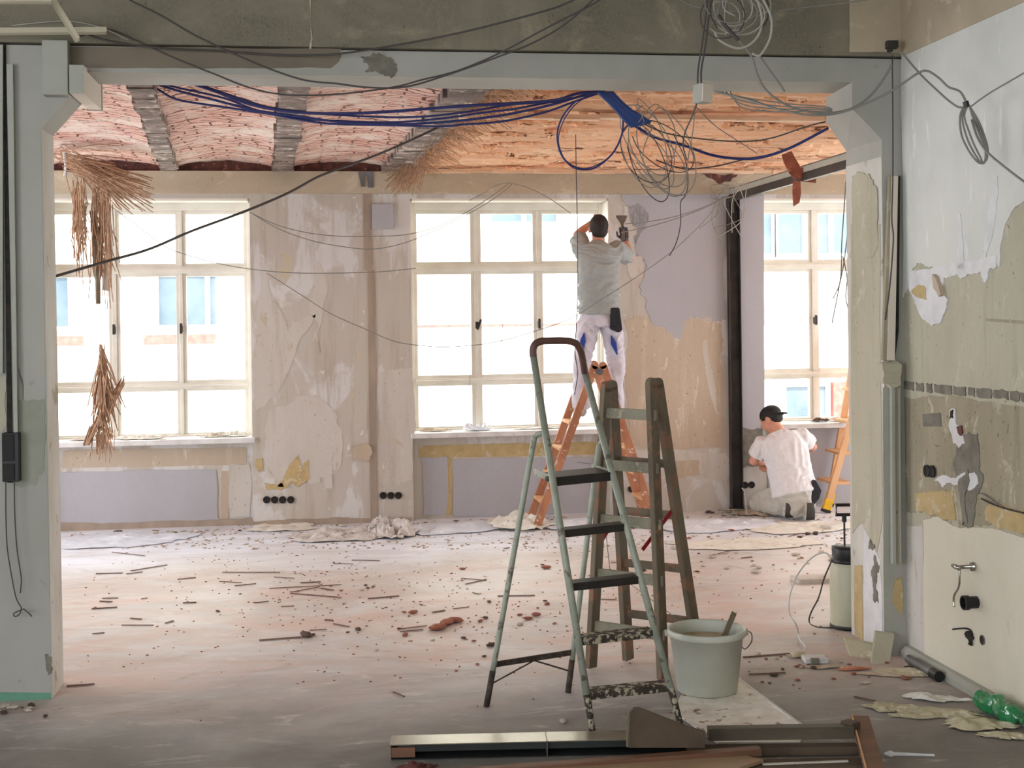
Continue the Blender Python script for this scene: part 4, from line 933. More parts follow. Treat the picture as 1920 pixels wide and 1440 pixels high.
# ---- worker standing on the ladder ----------------------------------------
def Q(px, py, Y): return ony(px, py, Y)
def person(tname, loc, label): return thing(tname, loc, label, 'person')
w1 = person('person', (ony(1123, 770, 11.25).x, 11.25, .97), 'worker in grey t-shirt and white trousers standing on the wooden ladder, scraping the wall')
pel = Q(1124, 598, 11.25); che = Q(1122, 500, 11.24); nk = Q(1122, 455, 11.27); hd = Q(1122, 429, 11.30)
shL, shR = Q(1091, 466, 11.28), Q(1156, 468, 11.28)
eL, hL = Q(1082, 440, 11.42), Q(1112, 416, 11.46)
eR, wR = Q(1183, 484, 11.42), Q(1172, 452, 11.52)
hpL, hpR = Q(1104, 606, 11.25), Q(1145, 606, 11.25); knL, knR = Q(1091, 686, 11.2), Q(1156, 688, 11.2)
anL, anR = Q(1090, 762, 11.25), Q(1152, 762, 11.25)
m = MB(); X_ = Vector((1, 0, 0))
m.tube([pel-Vector((0, 0, .05)), pel+Vector((0, 0, .08)), che-Vector((0, 0, .1)), che, che+Vector((0, 0, .1)), nk-Vector((0, 0, .03))], [(.15, .10), (.145, .095), (.15, .10), (.165, .11), (.16, .09), (.07, .06)], 20, side=X_)
m.tube([nk-Vector((0, 0, .06)), nk, hd-Vector((0, 0, .02))], .056, 14)
head(m, hd, (0.12, 1, .22), (0, -.2, 1))
for a, b, c_ in ((shL, eL, hL), (shR, eR, wR)): m.tube([a, a.lerp(b, .5), b, b.lerp(c_, .35), c_], [.052, .045, .038, .038, .026], 12, round_cap=True)
fingers(m, hL, (Q(1134, 406, 11.5)-hL), (0, 1, -.3), (0, 0, 1), 1.0, .5)
for a, b, c_ in ((hpL, knL, anL), (hpR, knR, anR)): m.tube([a, a.lerp(b, .5), b, b.lerp(c_, .3), c_], [.085, .075, .055, .055, .036], 12, round_cap=True)
blob('body', m, 'skin', w1, .007, 3)
# gloved right hand holding the scraper
m = MB(); m.tube([wR-(wR-eR).normalized()*.02*-1, wR], .033, 10, round_cap=True); fingers(m, wR+Vector((0, 0, .0)), (-.1, .1, 1), (-.3, -1, 0), (-1, 0, 0), 1.08, 1.1)
blob('glove', m, 'glove', w1, .005, 2)['label'] = 'dark grey work glove on the right hand'
# hair cap
m = MB(); m.ell(hd+Vector((0, -.018, .028)), (.084, .1, .098)); m.ell(hd+Vector((0, -.045, -.03)), (.07, .06, .06))
blob('hair', m, 'hair', w1, .007, 2)
# shirt
m = MB()
hem = pel+Vector((0, 0, .045))
m.tube([hem, hem+Vector((0, 0, .1)), che-Vector((0, 0, .1)), che, che+Vector((0, .0, .09)), che+Vector((0, .01, .155)), nk-Vector((0, 0, .045))], [(.185, .14), (.178, .135), (.175, .13), (.188, .135), (.192, .125), (.165, .1), (.08, .075)], 28, side=X_)
m.tube([nk-Vector((0, 0, .06)), nk-Vector((0, 0, .01))], [.078, .068], 16)
for a, b, k in ((shL, eL, .72), (shR, eR, .8)): m.tube([a.lerp(che, .2), a, a.lerp(b, k)], [.08, .078, .072], 16, round_cap=False)
blob('shirt', m, 'shirt_grey', w1, .008, 4, .012, 3)
# trousers
m = MB()
m.tube([pel+Vector((0, 0, .075)), pel, pel-Vector((0, 0, .06))], [(.158, .12), (.172, .135), (.168, .13)], 24, side=X_)
for a, b, c_ in ((hpL, knL, anL), (hpR, knR, anR)):
    m.tube([a, a.lerp(b, .5), b, b.lerp(c_, .5), c_-Vector((0, 0, .015))], [.094, .082, .068, .072, .078], 16, side=X_)
blob('trousers', m, 'trousers', w1, .008, 4, .012, 7, (9, 9, 14))
for (x0, y0, x1, y1, sx) in ((1095, 625, 1090, 662, -1), (1146, 630, 1157, 664, 1)):
    m = MB(); a = Q(x0, y0, 11.135); b = Q(x1, y1, 11.115); m.tube([a, a.lerp(b, .4), b], [(.006, .01), (.026, .016), (.006, .01)], 10, side=X_, round_cap=True)
    m.build('blue_panel', 'blue_panel', w1, smooth=True)['label'] = 'blue side panel of the trousers'
p0 = Q(1155, 578, 11.13)
m = MB(); m.prism([Q(1146, 577, 11.10), Q(1162, 577, 11.10), Q(1168, 618, 11.10), Q(1162, 624, 11.10), Q(1145, 617, 11.10)], (0, .06, 0)); m.build('tool_pouch', 'pouch', w1, bevel=.012)['label'] = 'black tool pouch hanging from the belt'
for an, kn in ((anL, knL), (anR, knR)):
    m = MB(); b = an+Vector((0, 0, -.04)); m.tube([b+Vector((0, -.05, 0)), b+Vector((0, .02, .0)), b+Vector((0, .13, -.012)), b+Vector((0, .17, -.014))], [(.038, .045), (.042, .046), (.048, .034), (.036, .028)], 14, side=X_, round_cap=True)
    blob('shoe', m, 'shoe', w1, .007, 2)
# scraper in the right hand
t = thing('wall_scraper', wR+Vector((0, 0, .08)), 'broad wall scraper held up in the gloved right hand', 'scraper')
s0 = wR+Vector((-.02, -.035, .02)); d = Vector((-.03, .25, 1)).normalized()
MB().tube([s0, s0+d*.13], .013, 10, round_cap=True).build('handle', 'old_wood', t, smooth=True)
e = s0+d*.13; MB().prism([e-X_*.012, e+X_*.012, e+d*.07+X_*.05, e+d*.085+X_*.05, e+d*.085-X_*.05, e+d*.07-X_*.05], (0, .003, 0)).build('blade', 'steel_grey', t)

# ---- kneeling worker -----------------------------------------------------
w2 = person('person', (ony(1480, 960, 11.2).x, 11.2, 0), 'kneeling worker in white t-shirt and backward black cap under the right window')
def K(px, py, Y): return ony(px, py, Y)
pel = K(1489, 920, 11.12); nk = K(1459, 806, 11.28); che = K(1474, 852, 11.2); hd = K(1446, 787, 11.33)
ax_ = (nk-pel).normalized(); sx_ = (K(1505, 822, 11.2)-K(1428, 832, 11.3)).normalized()
shL, shR = K(1431, 832, 11.32), K(1501, 818, 11.22)
eL, hL = K(1412, 866, 11.36), K(1428, 868, 11.55); eR, hR = K(1524, 838, 11.32), K(1502, 848, 11.56)
hpL, hpR = K(1476, 928, 11.15), K(1503, 926, 11.12)
knL, knR = K(1424, 944, 11.42), K(1500, 950, 11.55); anL, anR = K(1476, 955, 11.12), K(1507, 953, 11.02)
knL.z = .1; knR.z = .1; anL.z = .1; anR.z = .09
f2 = Vector((-.62, .6, -.45)).normalized(); u2 = Vector((-.15, .35, 1))
m = MB()
m.tube([pel, pel.lerp(che, .5), che, che.lerp(nk, .6), nk.lerp(che, .1)], [(.15, .11), (.14, .1), (.165, .11), (.15, .09), (.065, .06)], 20, side=sx_, round_cap=True)
m.tube([nk.lerp(che, .2), nk, hd], .054, 14)
head(m, hd, f2, u2)
for a, b, c_ in ((shL, eL, hL), (shR, eR, hR)): m.tube([a, a.lerp(b, .5), b, b.lerp(c_, .35), c_], [.052, .046, .04, .04, .027], 12, round_cap=True)
fingers(m, hL, (.3, .6, -.2), (0, 0, -1), (1, 0, 0), 1, .7); fingers(m, hR, (-.5, .6, -.1), (0, 0, -1), (-1, 0, 0), 1, .7)
for a, b, c_ in ((hpL, knL, anL), (hpR, knR, anR)): m.tube([a, a.lerp(b, .5), b], [.088, .078, .058], 12, round_cap=True); m.tube([b, b.lerp(c_, .4), c_], [.055, .055, .036], 12, round_cap=True)
blob('body', m, 'skin', w2, .007, 3)
R2 = Matrix((f2.cross(u2).normalized(), f2, (f2.cross(u2)).cross(f2).normalized())).transposed()
m = MB(); m.ell(hd+R2@Vector((0, -.012, .045)), (.088, .104, .082), R2); m.ell(hd+R2@Vector((0, -.05, -.005)), (.074, .06, .05), R2)
m.tube([hd+R2@Vector((0, -.085, .02)), hd+R2@Vector((0, -.15, -.005))], [(.06, .012), (.045, .01)], 12, side=R2@Vector((1, 0, 0)), round_cap=True)
blob('cap', m, 'black_rubber', w2, .006, 3)['label'] = 'black cap worn backward'
m = MB()
hem = pel-ax_*.03+Vector((0, 0, -.0))
m.tube([hem, pel.lerp(che, .35), che, che.lerp(nk, .45), che.lerp(nk, .78), nk.lerp(che, .08)], [(.195, .155), (.185, .14), (.19, .135), (.195, .12), (.15, .1), (.075, .07)], 28, side=sx_)
for a, b, k in ((shL, eL, .72), (shR, eR, .62)): m.tube([a.lerp(che, .25), a, a.lerp(b, k)], [.082, .08, .078], 16)
blob('shirt', m, 'shirt_white', w2, .008, 5, .010, 11, (14, 14, 6))
m = MB()
m.tube([pel+ax_*.05, pel-ax_*.04, pel-ax_*.12], [(.155, .12), (.172, .15), (.15, .13)], 24, side=sx_, round_cap=True)
for a, b, c_ in ((hpL, knL, anL), (hpR, knR, anR)):
    m.tube([a, a.lerp(b, .5), b], [.112, .1, .085], 16, round_cap=True); m.tube([b, b.lerp(c_, .5), c_.lerp(b, .06)], [.08, .085, .075], 16, round_cap=True)
blob('trousers', m, 'trousers_dirty', w2, .008, 4, .012, 17, (12, 12, 12))
for an, dx in ((anL, -.02), (anR, .02)):
    b = an+Vector((dx, -.06, 0)); m = MB(); m.tube([b+Vector((0, .02, .06)), b+Vector((0, -.01, 0)), b+Vector((0, .01, -.055))], [(.036, .035), (.042, .045), (.045, .035)], 14, side=X_, round_cap=True)
    blob('shoe', m, 'shoe', w2, .007, 2)
    MB().tube([b+Vector((0, -.045, .07)), b+Vector((0, -.06, 0)), b+Vector((0, -.04, -.075))], [(.03, .008), (.038, .008), (.04, .008)], 12, side=X_).build('shoe_sole', 'sole', w2, smooth=True)
P = [K(x, y, 10.98) for x, y in [(1522, 902), (1530, 900), (1541, 920), (1537, 935), (1526, 948), (1518, 947), (1524, 920)]]
MB().prism(P, (0, .07, 0)).build('tool_pouch', 'pouch', w2, bevel=.01)['label'] = 'black tool pouch hanging at the hip'
# ================================================================ cables
MT['cable_black'] = simple('black_cable', (72, 68, 66), rough=.6, bump=0)
MT['cable_grey'] = simple('grey_cable', (128, 126, 120), rough=.6, bump=0)
MT['cable_pale'] = simple('pale_cable', (168, 166, 156), rough=.6, bump=0)
MT['cable_blue'] = simple('dark_blue_cable', (36, 44, 104), rough=.5, bump=0)
MT['cable_sky'] = simple('blue_data_cable', (38, 62, 120), rough=.6, bump=0)
def cpts(pts, d):
    if isinstance(d, (int, float)): d = (d, d)
    out = []; L = [0]
    for a, b in zip(pts, pts[1:]): L.append(L[-1]+math.hypot(b[0]-a[0], b[1]-a[1]))
    for (x, y), l in zip(pts, L):
        t = l/L[-1]*(len(d)-1); i = min(int(t), len(d)-2); out.append(ond(x, y, d[i]+(d[i+1]-d[i])*(t-i)))
    return out
def cable(label, pts, d, r, mat, group=None, name='cable', per=6, n=6):
    P = spline(cpts(pts, d), per)
    o = MB().tube(P, r, n).build(name, mat, smooth=True, origin=P[0])
    return tag(o, label, 'cable', group)
HL = 'in front of the lintel'
cable('dark cable from the top edge sagging over the lintel, its left end rightmost', [(243, 0), (300, 28), (367, 67), (433, 98), (500, 127), (570, 150), (633, 157), (690, 164), (760, 163), (840, 140), (930, 108), (1000, 80), (1060, 45), (1118, -6)], (6.2, 6.35, 6.35, 6.2), .0045, 'cable_black')
cable('dark cable from the ceiling rail sagging lowest over the lintel', [(150, 68), (200, 55), (260, 78), (330, 110), (400, 138), (470, 165), (540, 178), (640, 176), (740, 163), (790, 150), (860, 132), (940, 98), (1020, 55), (1118, 4), (1128, -8)], (6.3, 6.4, 6.4, 6.2), .0042, 'cable_black')
cable('black cable crossing the concrete, hardly sagging, from the ceiling rail', [(118, 40), (180, 70), (250, 84), (330, 92), (400, 95), (520, 103), (620, 102), (700, 92), (780, 78), (860, 62), (950, 40), (1040, 15), (1085, -5)], (6.2, 6.45, 6.45, 6.3), .005, 'cable_black')
cable('thin pale wire leaving the frame at the left above the pier', [(-10, 52), (60, 44), (130, 40), (190, 52), (240, 75)], 6.3, .003, 'cable_pale')
cable('dark blue cable behind the ceiling rail, top left corner', [(62, -5), (72, 25), (86, 45), (84, 75)], 6.45, .009, 'cable_blue')
# taut thick cable across the left part of the far room
cable('taut dark cable slanting up from the left pier to the brick vault', [(100, 519), (200, 490), (280, 467), (360, 433), (460, 396), (540, 362), (600, 330), (660, 308), (720, 285), (790, 254), (850, 225)], (7.3, 8.0, 8.6, 9.0), .008, 'cable_black')
# blue bundle
BG = 'dark blue cables hung below the vaults'
bl = 'dark blue cable sagging below the brick vaults'
cable(bl+', the lowest strand', [(277, 155), (300, 170), (333, 187), (400, 198), (500, 213), (583, 228), (640, 233), (740, 235), (827, 237), (873, 233), (923, 230), (973, 222), (1030, 208), (1073, 192), (1125, 174)], 7.45, .006, 'cable_blue', BG)
cable(bl+', the second lowest strand', [(285, 155), (340, 172), (400, 187), (480, 207), (560, 218), (640, 229), (740, 233), (830, 229), (900, 222), (960, 213), (1040, 195), (1090, 180), (1128, 172)], 7.42, .007, 'cable_blue', BG)
cable(bl+', starting at the left beside the first rib', [(292, 154), (340, 166), (420, 184), (480, 206), (560, 222), (640, 227), (740, 229), (830, 222), (900, 212), (960, 205), (1040, 190), (1128, 174)], 7.5, .006, 'cable_blue', BG)
cable(bl+', the highest and straightest strand', [(350, 154), (400, 170), (460, 193), (520, 206), (583, 212), (640, 213), (720, 210), (800, 204), (880, 198), (960, 194), (1040, 188), (1085, 175), (1135, 172)], 7.4, .0085, 'cable_blue', BG)
cable(bl+', second strand from the top', [(362, 154), (430, 178), (500, 200), (560, 209), (640, 216), (760, 220), (860, 212), (960, 196), (1050, 190), (1100, 177), (1138, 174)], 7.48, .006, 'cable_blue', BG)
for k in range(11):                                 # bundle of data cables hanging over the lintel edge
    t = k/10; R = random.Random(k)
    cable('bright blue data cable in the flat bundle below the lintel', [(1122+t*26, 173), (1142+t*22, 190+R.uniform(-3, 3)), (1158+t*26, 208+R.uniform(-3, 3)), (1176+t*32, 230-t*8), (1186+t*34, 238-t*8)], (7.3, 7.25), .009, 'cable_sky', 'blue data cables of the flat bundle')
BT = 'black cable loop '
cable('large round black cable loop hanging left of the blue bundle', [(1082, 188), (1066, 203), (1052, 225), (1045, 250), (1047, 275), (1056, 296), (1072, 312), (1090, 318), (1112, 316), (1132, 304), (1150, 286), (1162, 264), (1168, 240), (1166, 215), (1150, 185)], 7.3, .005, 'cable_blue')
cable('second black loop strand close inside the large round loop', [(1095, 184), (1075, 200), (1056, 228), (1047, 262), (1055, 292), (1070, 308), (1094, 316), (1118, 310), (1140, 296), (1156, 275), (1166, 252), (1180, 232)], 7.32, .003, 'cable_blue')
R = random.Random(8)
for k in range(9):                                  # coil of grey wires
    cx_, cy_ = 1222+R.uniform(-18, 30), 275+R.uniform(-20, 30); a, b = R.uniform(34, 66), R.uniform(44, 88); ph = R.uniform(-.5, .5)
    P = [(cx_+a*math.cos(t+ph)*.9+b*.15*math.sin(t), cy_+b*math.sin(t)) for t in [-1.4+i*2*math.pi/14 for i in range(14+R.randint(-3, 2))]]
    cable('grey wire loop in the tangled coil hanging below the blue bundle', [(1195+R.uniform(0, 20), 230)]+P, (7.2+R.uniform(0, .2), 7.3), .0028, 'cable_grey' if k % 3 else 'cable_black', 'grey wire loops of the tangled coil')
cable('grey wire dropping from the coil to a hooked end over the far wall', [(1262, 250), (1285, 300), (1290, 345), (1284, 368), (1276, 380), (1276, 420), (1268, 455), (1255, 480)], 7.35, .003, 'cable_black')
cable('grey wire falling in a long bow to the lintel above the post', [(1225, 235), (1205, 290), (1225, 340), (1262, 368), (1285, 352), (1290, 300), (1300, 240), (1302, 200)], 7.25, .003, 'cable_grey')
# blue and black cables to the right haunch
cable('blue-black cable sagging to the right haunch, lower of the pair', [(1190, 236), (1230, 258), (1280, 272), (1340, 292), (1400, 298), (1440, 292), (1480, 278), (1520, 258), (1553, 240)], (7.3, 7.5, 7.3), .008, 'cable_blue')
cable('thinner black cable sagging to the right haunch, upper of the pair', [(1195, 226), (1250, 250), (1330, 262), (1400, 265), (1450, 258), (1510, 238), (1548, 228)], (7.3, 7.5, 7.3), .004, 'cable_black')
cable('black cable crossing behind the junction box to the right', [(1230, 300), (1280, 316), (1340, 312), (1400, 298), (1450, 290)], (7.4, 7.6), .004, 'cable_black')
cable('thin black wire crossing the clay ceiling behind the junction box', [(1305, 200), (1340, 235), (1380, 262), (1420, 288)], (7.6, 8.5), .003, 'cable_black')
# junction box with its cables
c = ond(1317, 176, 6.35)
t = thing('junction_box', c-Vector((0, 0, .05)), 'pale grey junction box hanging on cables below the lintel', 'junction box')
Rz = Matrix.Rotation(.5, 3, 'Z')
MB().obox(c, Rz@Vector((1, 0, 0)), Rz@Vector((0, 1, 0)), Vector((.05, 0, 1)), .036, .03, .046).build('box_body', 'box_grey', t, bevel=.005)
MB().obox(c+Rz@Vector((0, -.032, 0)), Rz@Vector((1, 0, 0)), Rz@Vector((0, 1, 0)), Vector((.05, 0, 1)), .034, .004, .043).build('box_cover', 'duct_in', t, bevel=.003)
cable('black cable carrying the junction box, left one', [(1327, -5), (1322, 40), (1315, 90), (1309, 130), (1308, 156)], (6.25, 6.35), .0045, 'cable_black')
cable('black cable carrying the junction box, right one', [(1333, -5), (1328, 40), (1322, 90), (1315, 130), (1315, 156)], (6.25, 6.35), .0045, 'cable_black')
cable('cable leaving the junction box down to the left', [(1306, 196), (1296, 222), (1284, 250), (1281, 275), (1288, 300)], (6.35, 7.0), .004, 'cable_black')
# tangle at the top
R = random.Random(21)
for k in range(12):
    cx_, cy_ = 1375+R.uniform(-30, 30), 25+R.uniform(-25, 20); a, b = R.uniform(18, 55), R.uniform(25, 60); ph = R.uniform(0, 6)
    P = [(cx_+a*math.cos(t+ph), cy_+b*math.sin(t+ph)) for t in [i*2*math.pi/12 for i in range(R.randint(7, 13))]]
    cable('cable loop in the tangle hanging at the top edge above the junction box', P, (6.1+R.uniform(0, .25), 6.3), R.choice([.003, .0045]), R.choice(['cable_pale', 'cable_grey', 'cable_black']), 'cable loops of the tangle at the top')
cable('large pale cable loop at the top right of the tangle', [(1428, -6), (1445, 30), (1446, 62), (1438, 85), (1424, 104), (1410, 100)], 6.2, .006, 'cable_pale')
cable('large pale cable loop at the bottom of the tangle', [(1418, -5), (1428, 30), (1424, 62), (1405, 84), (1380, 90), (1350, 76), (1340, 60)], 6.25, .006, 'cable_pale')
cable('thick black cable end pointing down out of the tangle', [(1347, 28), (1360, 48), (1372, 62), (1385, 76)], 6.2, .009, 'cable_black')
cable('thin horizontal wire across the concrete at the top right', [(1270, -4), (1310, 14), (1400, 22), (1470, 18), (1560, 8), (1640, -2)], 6.4, .003, 'cable_grey')
cable('grey cable from the tangle swinging below the lintel to the right corner', [(1385, 76), (1408, 104), (1420, 140), (1436, 168), (1462, 190), (1500, 206), (1545, 212), (1590, 206), (1625, 186), (1652, 155), (1672, 122)], (6.25, 6.3, 6.3), .0055, 'cable_grey')
cable('second grey cable from the tangle ending at the lintel', [(1424, 104), (1440, 128), (1458, 152), (1471, 172)], 6.3, .005, 'cable_grey')
cable('long grey cable over the right haunch to the right wall coil', [(1340, 172), (1400, 186), (1460, 205), (1520, 216), (1580, 210), (1650, 182), (1690, 158), (1720, 138), (1738, 133), (1760, 146), (1778, 163), (1800, 172), (1812, 193)], (6.8, 6.35, 6.2, 5.9), .0055, 'cable_grey')
for k, (dy, l) in enumerate(((0, 'upper'), (7, 'second'), (13, 'third'), (19, 'lowest'))):
    cable('grey cable under the lintel near the right haunch, %s of four' % l, [(1345+k*8, 172), (1390, 182+dy), (1440, 190+dy), (1490, 196+dy*.7), (1545, 200+dy*.5), (1560, 205+dy*.3)], (7.1, 6.7), .0035, 'cable_grey', 'four grey cables under the lintel')
# right wall cables
cable('grey cable running from the corner clamp down to the cable coil on the right wall', [(1688, 96), (1705, 116), (1728, 142), (1752, 165), (1780, 190), (1798, 201), (1812, 200)], (6.3, 6.0, 5.85), .005, 'cable_grey')
cable('grey cable rising from the coil to the right picture edge', [(1820, 200), (1850, 178), (1885, 157), (1925, 134), (2000, 90), (2150, 20)], (5.85, 5.3, 4.6), .004, 'cable_grey')
for k, (x, l) in enumerate(((0, 'left'), (8, 'middle'), (16, 'right'))):
    cable('elongated loop of grey cable on the right wall, %s of the three' % l, [(1808+x*.4, 198), (1800+x*.5, 218), (1802+x, 250), (1812+x, 275), (1826+x*.8, 296), (1838+x*.3, 306), (1849-x*.1, 300), (1852-x*.3, 280), (1846-x*.5, 256), (1834-x*.5, 226), (1818, 200)], 5.8, .0048, 'cable_grey', 'hanging loops of the cable coil')
cable('grey cable running down from the wall coil to the right edge', [(1822, 225), (1832, 256), (1850, 284), (1880, 310), (1925, 344), (2010, 400), (2150, 470)], (5.8, 5.3, 4.6), .005, 'cable_grey')
tag(MB().tube([ond(1810, 190, 5.8), ond(1813, 201, 5.8)], .013, 10).build('cable_tie', 'black', origin=ond(1813, 201, 5.8)), 'black cable tie holding the coil on the right wall', 'cable tie')
cable('thin dark cable running down the corner beside the trunking', [(1673, 104), (1674, 220), (1674, 330), (1672, 410), (1675, 450), (1668, 540), (1660, 600)], 6.85, .004, 'cable_black')
cable('thin dark cable down the inner corner of the right wall', [(1689, 110), (1690, 300), (1689, 480), (1691, 620), (1691, 760), (1692, 1000), (1694, 1180)], 6.98, .004, 'cable_black')
p = ond(1672, 84, 6.85); tag(MB().obox(p, RT, FW, UP, .03, .02, .02).obox(p+Vector((-.01, 0, -.025)), RT, FW, UP, .012, .02, .012).build('corner_clamp', 'steel_dark', bevel=.004, origin=p), 'small dark metal clamp in the upper right corner', 'clamp')
# left pier cables
cable('thin cable hanging from the switch box to a loop near the floor', [(12, 812), (11, 903), (11, 960), (13, 1020), (20, 1070), (30, 1120), (40, 1140), (34, 1146), (26, 1150), (28, 1156), (36, 1152), (42, 1142), (52, 1148), (60, 1156)], 6.28, .0028, 'cable_black')
cable('shorter thin cable hanging from the switch box, right one', [(28, 812), (27, 903), (28, 970), (32, 1030), (38, 1070), (40, 1090), (38, 1112)], 6.28, .0028, 'cable_black')
# thin wires in the far room
GT = 'thin wires strung before the far wall'
far = [
 ('thin wire sagging left of the middle window, upper of two', [(468, 398), (520, 422), (580, 437), (640, 443), (700, 443), (760, 440), (820, 425), (880, 395), (930, 362), (955, 343)]),
 ('thin wire sagging left of the middle window, lower of two', [(472, 400), (520, 428), (580, 450), (640, 462), (700, 467), (760, 455), (820, 430), (880, 400), (930, 370), (960, 345)]),
 ('thin wire crossing the left window downwards to the middle window', [(205, 385), (260, 425), (310, 462), (370, 484), (440, 500), (500, 508), (560, 512), (640, 512), (720, 509), (780, 503)]),
 ('thin wire falling from the left pier wall and sagging across the middle window', [(500, 512), (560, 550), (620, 588), (680, 615), (740, 640), (800, 649), (850, 650), (920, 643), (990, 625), (1070, 597), (1130, 560), (1200, 515), (1262, 470), (1320, 415), (1345, 382)]),
 ('thin wire rising right of the worker to the steel post, upper', [(1172, 420), (1220, 415), (1270, 405), (1320, 388), (1360, 368)]),
 ('thin wire rising right of the worker to the steel post, lower', [(1165, 436), (1220, 424), (1280, 406), (1330, 386), (1366, 366)]),
 ('short wire from the middle of the lintel to its left', [(955, 343), (930, 348), (900, 366), (880, 376)]),
 ('short wire from the middle of the lintel to its right', [(955, 343), (990, 352), (1030, 372), (1070, 400)]),
]
for l, P in far: cable(l, P, (11.2, 11.3), .0035, 'cable_grey', None, 'wire')
cable('thin black cord hanging straight down beside the worker on the ladder', [(1079, 193), (1080, 300), (1082, 400), (1083, 480), (1083, 560), (1080, 620), (1078, 660), (1083, 700), (1077, 740)], (9.5, 9.8), .0035, 'cable_black', None, 'cord')
cable('thin wire dangling with a curl in the middle window', [(944, 590), (941, 630), (936, 662), (948, 676), (950, 690)], 11.2, .003, 'cable_pale', None, 'wire')
cable('thin wire hanging at the lower middle window', [(882, 700), (879, 740), (876, 775)], 11.2, .003, 'cable_pale', None, 'wire')
R = random.Random(5)
for k in range(8):                                  # wire ends around the top of the steel post
    x = 1362+R.uniform(-30, 40); P = [(1372+R.uniform(-8, 8), 352+R.uniform(-8, 4)), (x, 350+R.uniform(-10, 20)), (x+R.uniform(-30, 30), 372+R.uniform(0, 40)), (x+R.uniform(-40, 20), 400+R.uniform(0, 60))]
    cable('thin loose wire at the head of the black steel post', P, 11.0, .003, 'cable_pale' if k % 2 else 'cable_grey', 'loose wires at the head of the steel post', 'wire')
for k, P in enumerate([[(1586, 340), (1582, 400), (1578, 460), (1576, 520), (1560, 606)], [(1590, 430), (1584, 480), (1575, 530), (1562, 560)], [(1580, 480), (1588, 520), (1586, 560), (1594, 590)]]):
    cable('pale wire hanging down beside the right pier, '+('longest', 'middle', 'shortest')[k]+' of the three', P, 8.5, .004, 'cable_grey', None, 'wire')

# ================================================================ hanging reeds (left)
R = random.Random(3)
t = thing('reed_mat', ony(160, 300, 10.3), 'torn fan of brown plaster reeds hanging from the ceiling at the left', 'reeds')
m = MB()
for k in range(170):                                # fan sweeping to the right
    a = (lambda u: (106+84*u+R.gauss(0, 5), 288+46*u+R.gauss(0, 8)))(R.random()); ang = R.gauss(.42, .2)+(.35 if k % 5 == 0 else 0); L = R.uniform(50, 150)
    b = (a[0]+L*math.cos(ang), a[1]+L*math.sin(ang)*.8+8*R.random())
    if b[0] > 292: b = (292-R.uniform(0, 20), b[1])
    d0 = R.uniform(10.1, 10.6); p = ond(*a, d0); q = ond(*b, d0+R.uniform(-.3, .1)); m.tube([p, p.lerp(q, .5)+Vector((0, 0, .015)), q], .0035, 4, cap=False)
m.build('reed_fan', 'straw', t)['kind'] = 'stuff'
m = MB()
for k in range(150):                                # tails hanging straight down
    c_ = R.choice([140, 146, 152, 178, 188, 196, 200]); x = c_+R.gauss(0, 4); y0 = R.uniform(330, 400); y1 = y0+R.uniform(60, 190)*(1 if c_ > 170 else .8)
    d0 = R.uniform(10.15, 10.5); m.tube([ond(x, y0, d0), ond(x+R.gauss(0, 3), (y0+y1)/2, d0), ond(x+R.gauss(2, 7), y1, d0)], .0035, 4, cap=False)
m.build('reed_tail', 'straw', t)['kind'] = 'stuff'
MB().tube(cpts([(120, 285), (124, 310), (122, 330)], 10.2), .012, 6).build('plaster_crumb', 'white_skim', t)
m = MB(); m.tube(spline(cpts([(175, 395), (180, 450), (183, 510), (184, 570)], 10.3), 4), [.03]*4+[.036]*5+[.02]*4, 7); m.build('dark_strip', 'old_wood', t)
m = MB(); m.tube(spline(cpts([(196, 405), (204, 440), (203, 500), (198, 545)], 10.35), 4), [.022]*6+[.03]*7, 7); m.build('plaster_strip', 'pale_patch', t)
MB().tube(cpts([(184, 570), (190, 610), (191, 648)], 10.3), .0025, 4).build('thread', 'straw', t)
t = thing('reed_bundle', ony(195, 830, 10.3), 'lower bundle of brown reeds dangling in front of the left window', 'reeds')
m = MB()
for k in range(170):
    x0 = 190+R.gauss(0, 3); y0 = R.uniform(645, 720); x1 = 196+R.gauss(0, 14); y1 = y0+R.uniform(50, 130)
    if k % 9 == 0: x0, y0, x1, y1 = 205, 760+R.uniform(-20, 20), 232+R.uniform(-4, 2), 712+R.uniform(-8, 12)
    if k % 11 == 0: x0, y0, x1, y1 = 190, 770, 160+R.uniform(0, 8), 835
    d0 = R.uniform(10.2, 10.4); m.tube([ond(x0, y0, d0), ond((x0+x1)/2+R.gauss(0, 3), (y0+y1)/2, d0), ond(x1, y1, d0)], .0042, 4, cap=False)
m.build('reeds', 'straw', t)['kind'] = 'stuff'
m = MB()
for k in range(40):
    x0 = 192+R.gauss(0, 12); y0 = R.uniform(790, 815); m.tube(cpts([(x0, y0), (x0+R.gauss(0, 5), y0+R.uniform(25, 60))], 10.3), .0028, 4, cap=False)
m.build('reed_ends', 'straw', t)['kind'] = 'stuff'
MB().tube(cpts([(170, 800), (158, 835)], 10.3), .012, 6).build('twig', 'old_wood', t)
# reeds by the third rib above the middle window
t = thing('reed_tuft', ony(755, 320, 11.2), 'tuft of pale reeds hanging over the lintel left of the middle window', 'reeds')
m = MB()
for k in range(110):
    a = (R.uniform(760, 800), R.uniform(296, 318)); b = (a[0]-R.uniform(5, 45), a[1]+R.uniform(15, 55)); m.tube(cpts([a, b], R.uniform(11.0, 11.35)), .0032, 4, cap=False)
m.build('reeds', 'straw', t)['kind'] = 'stuff'
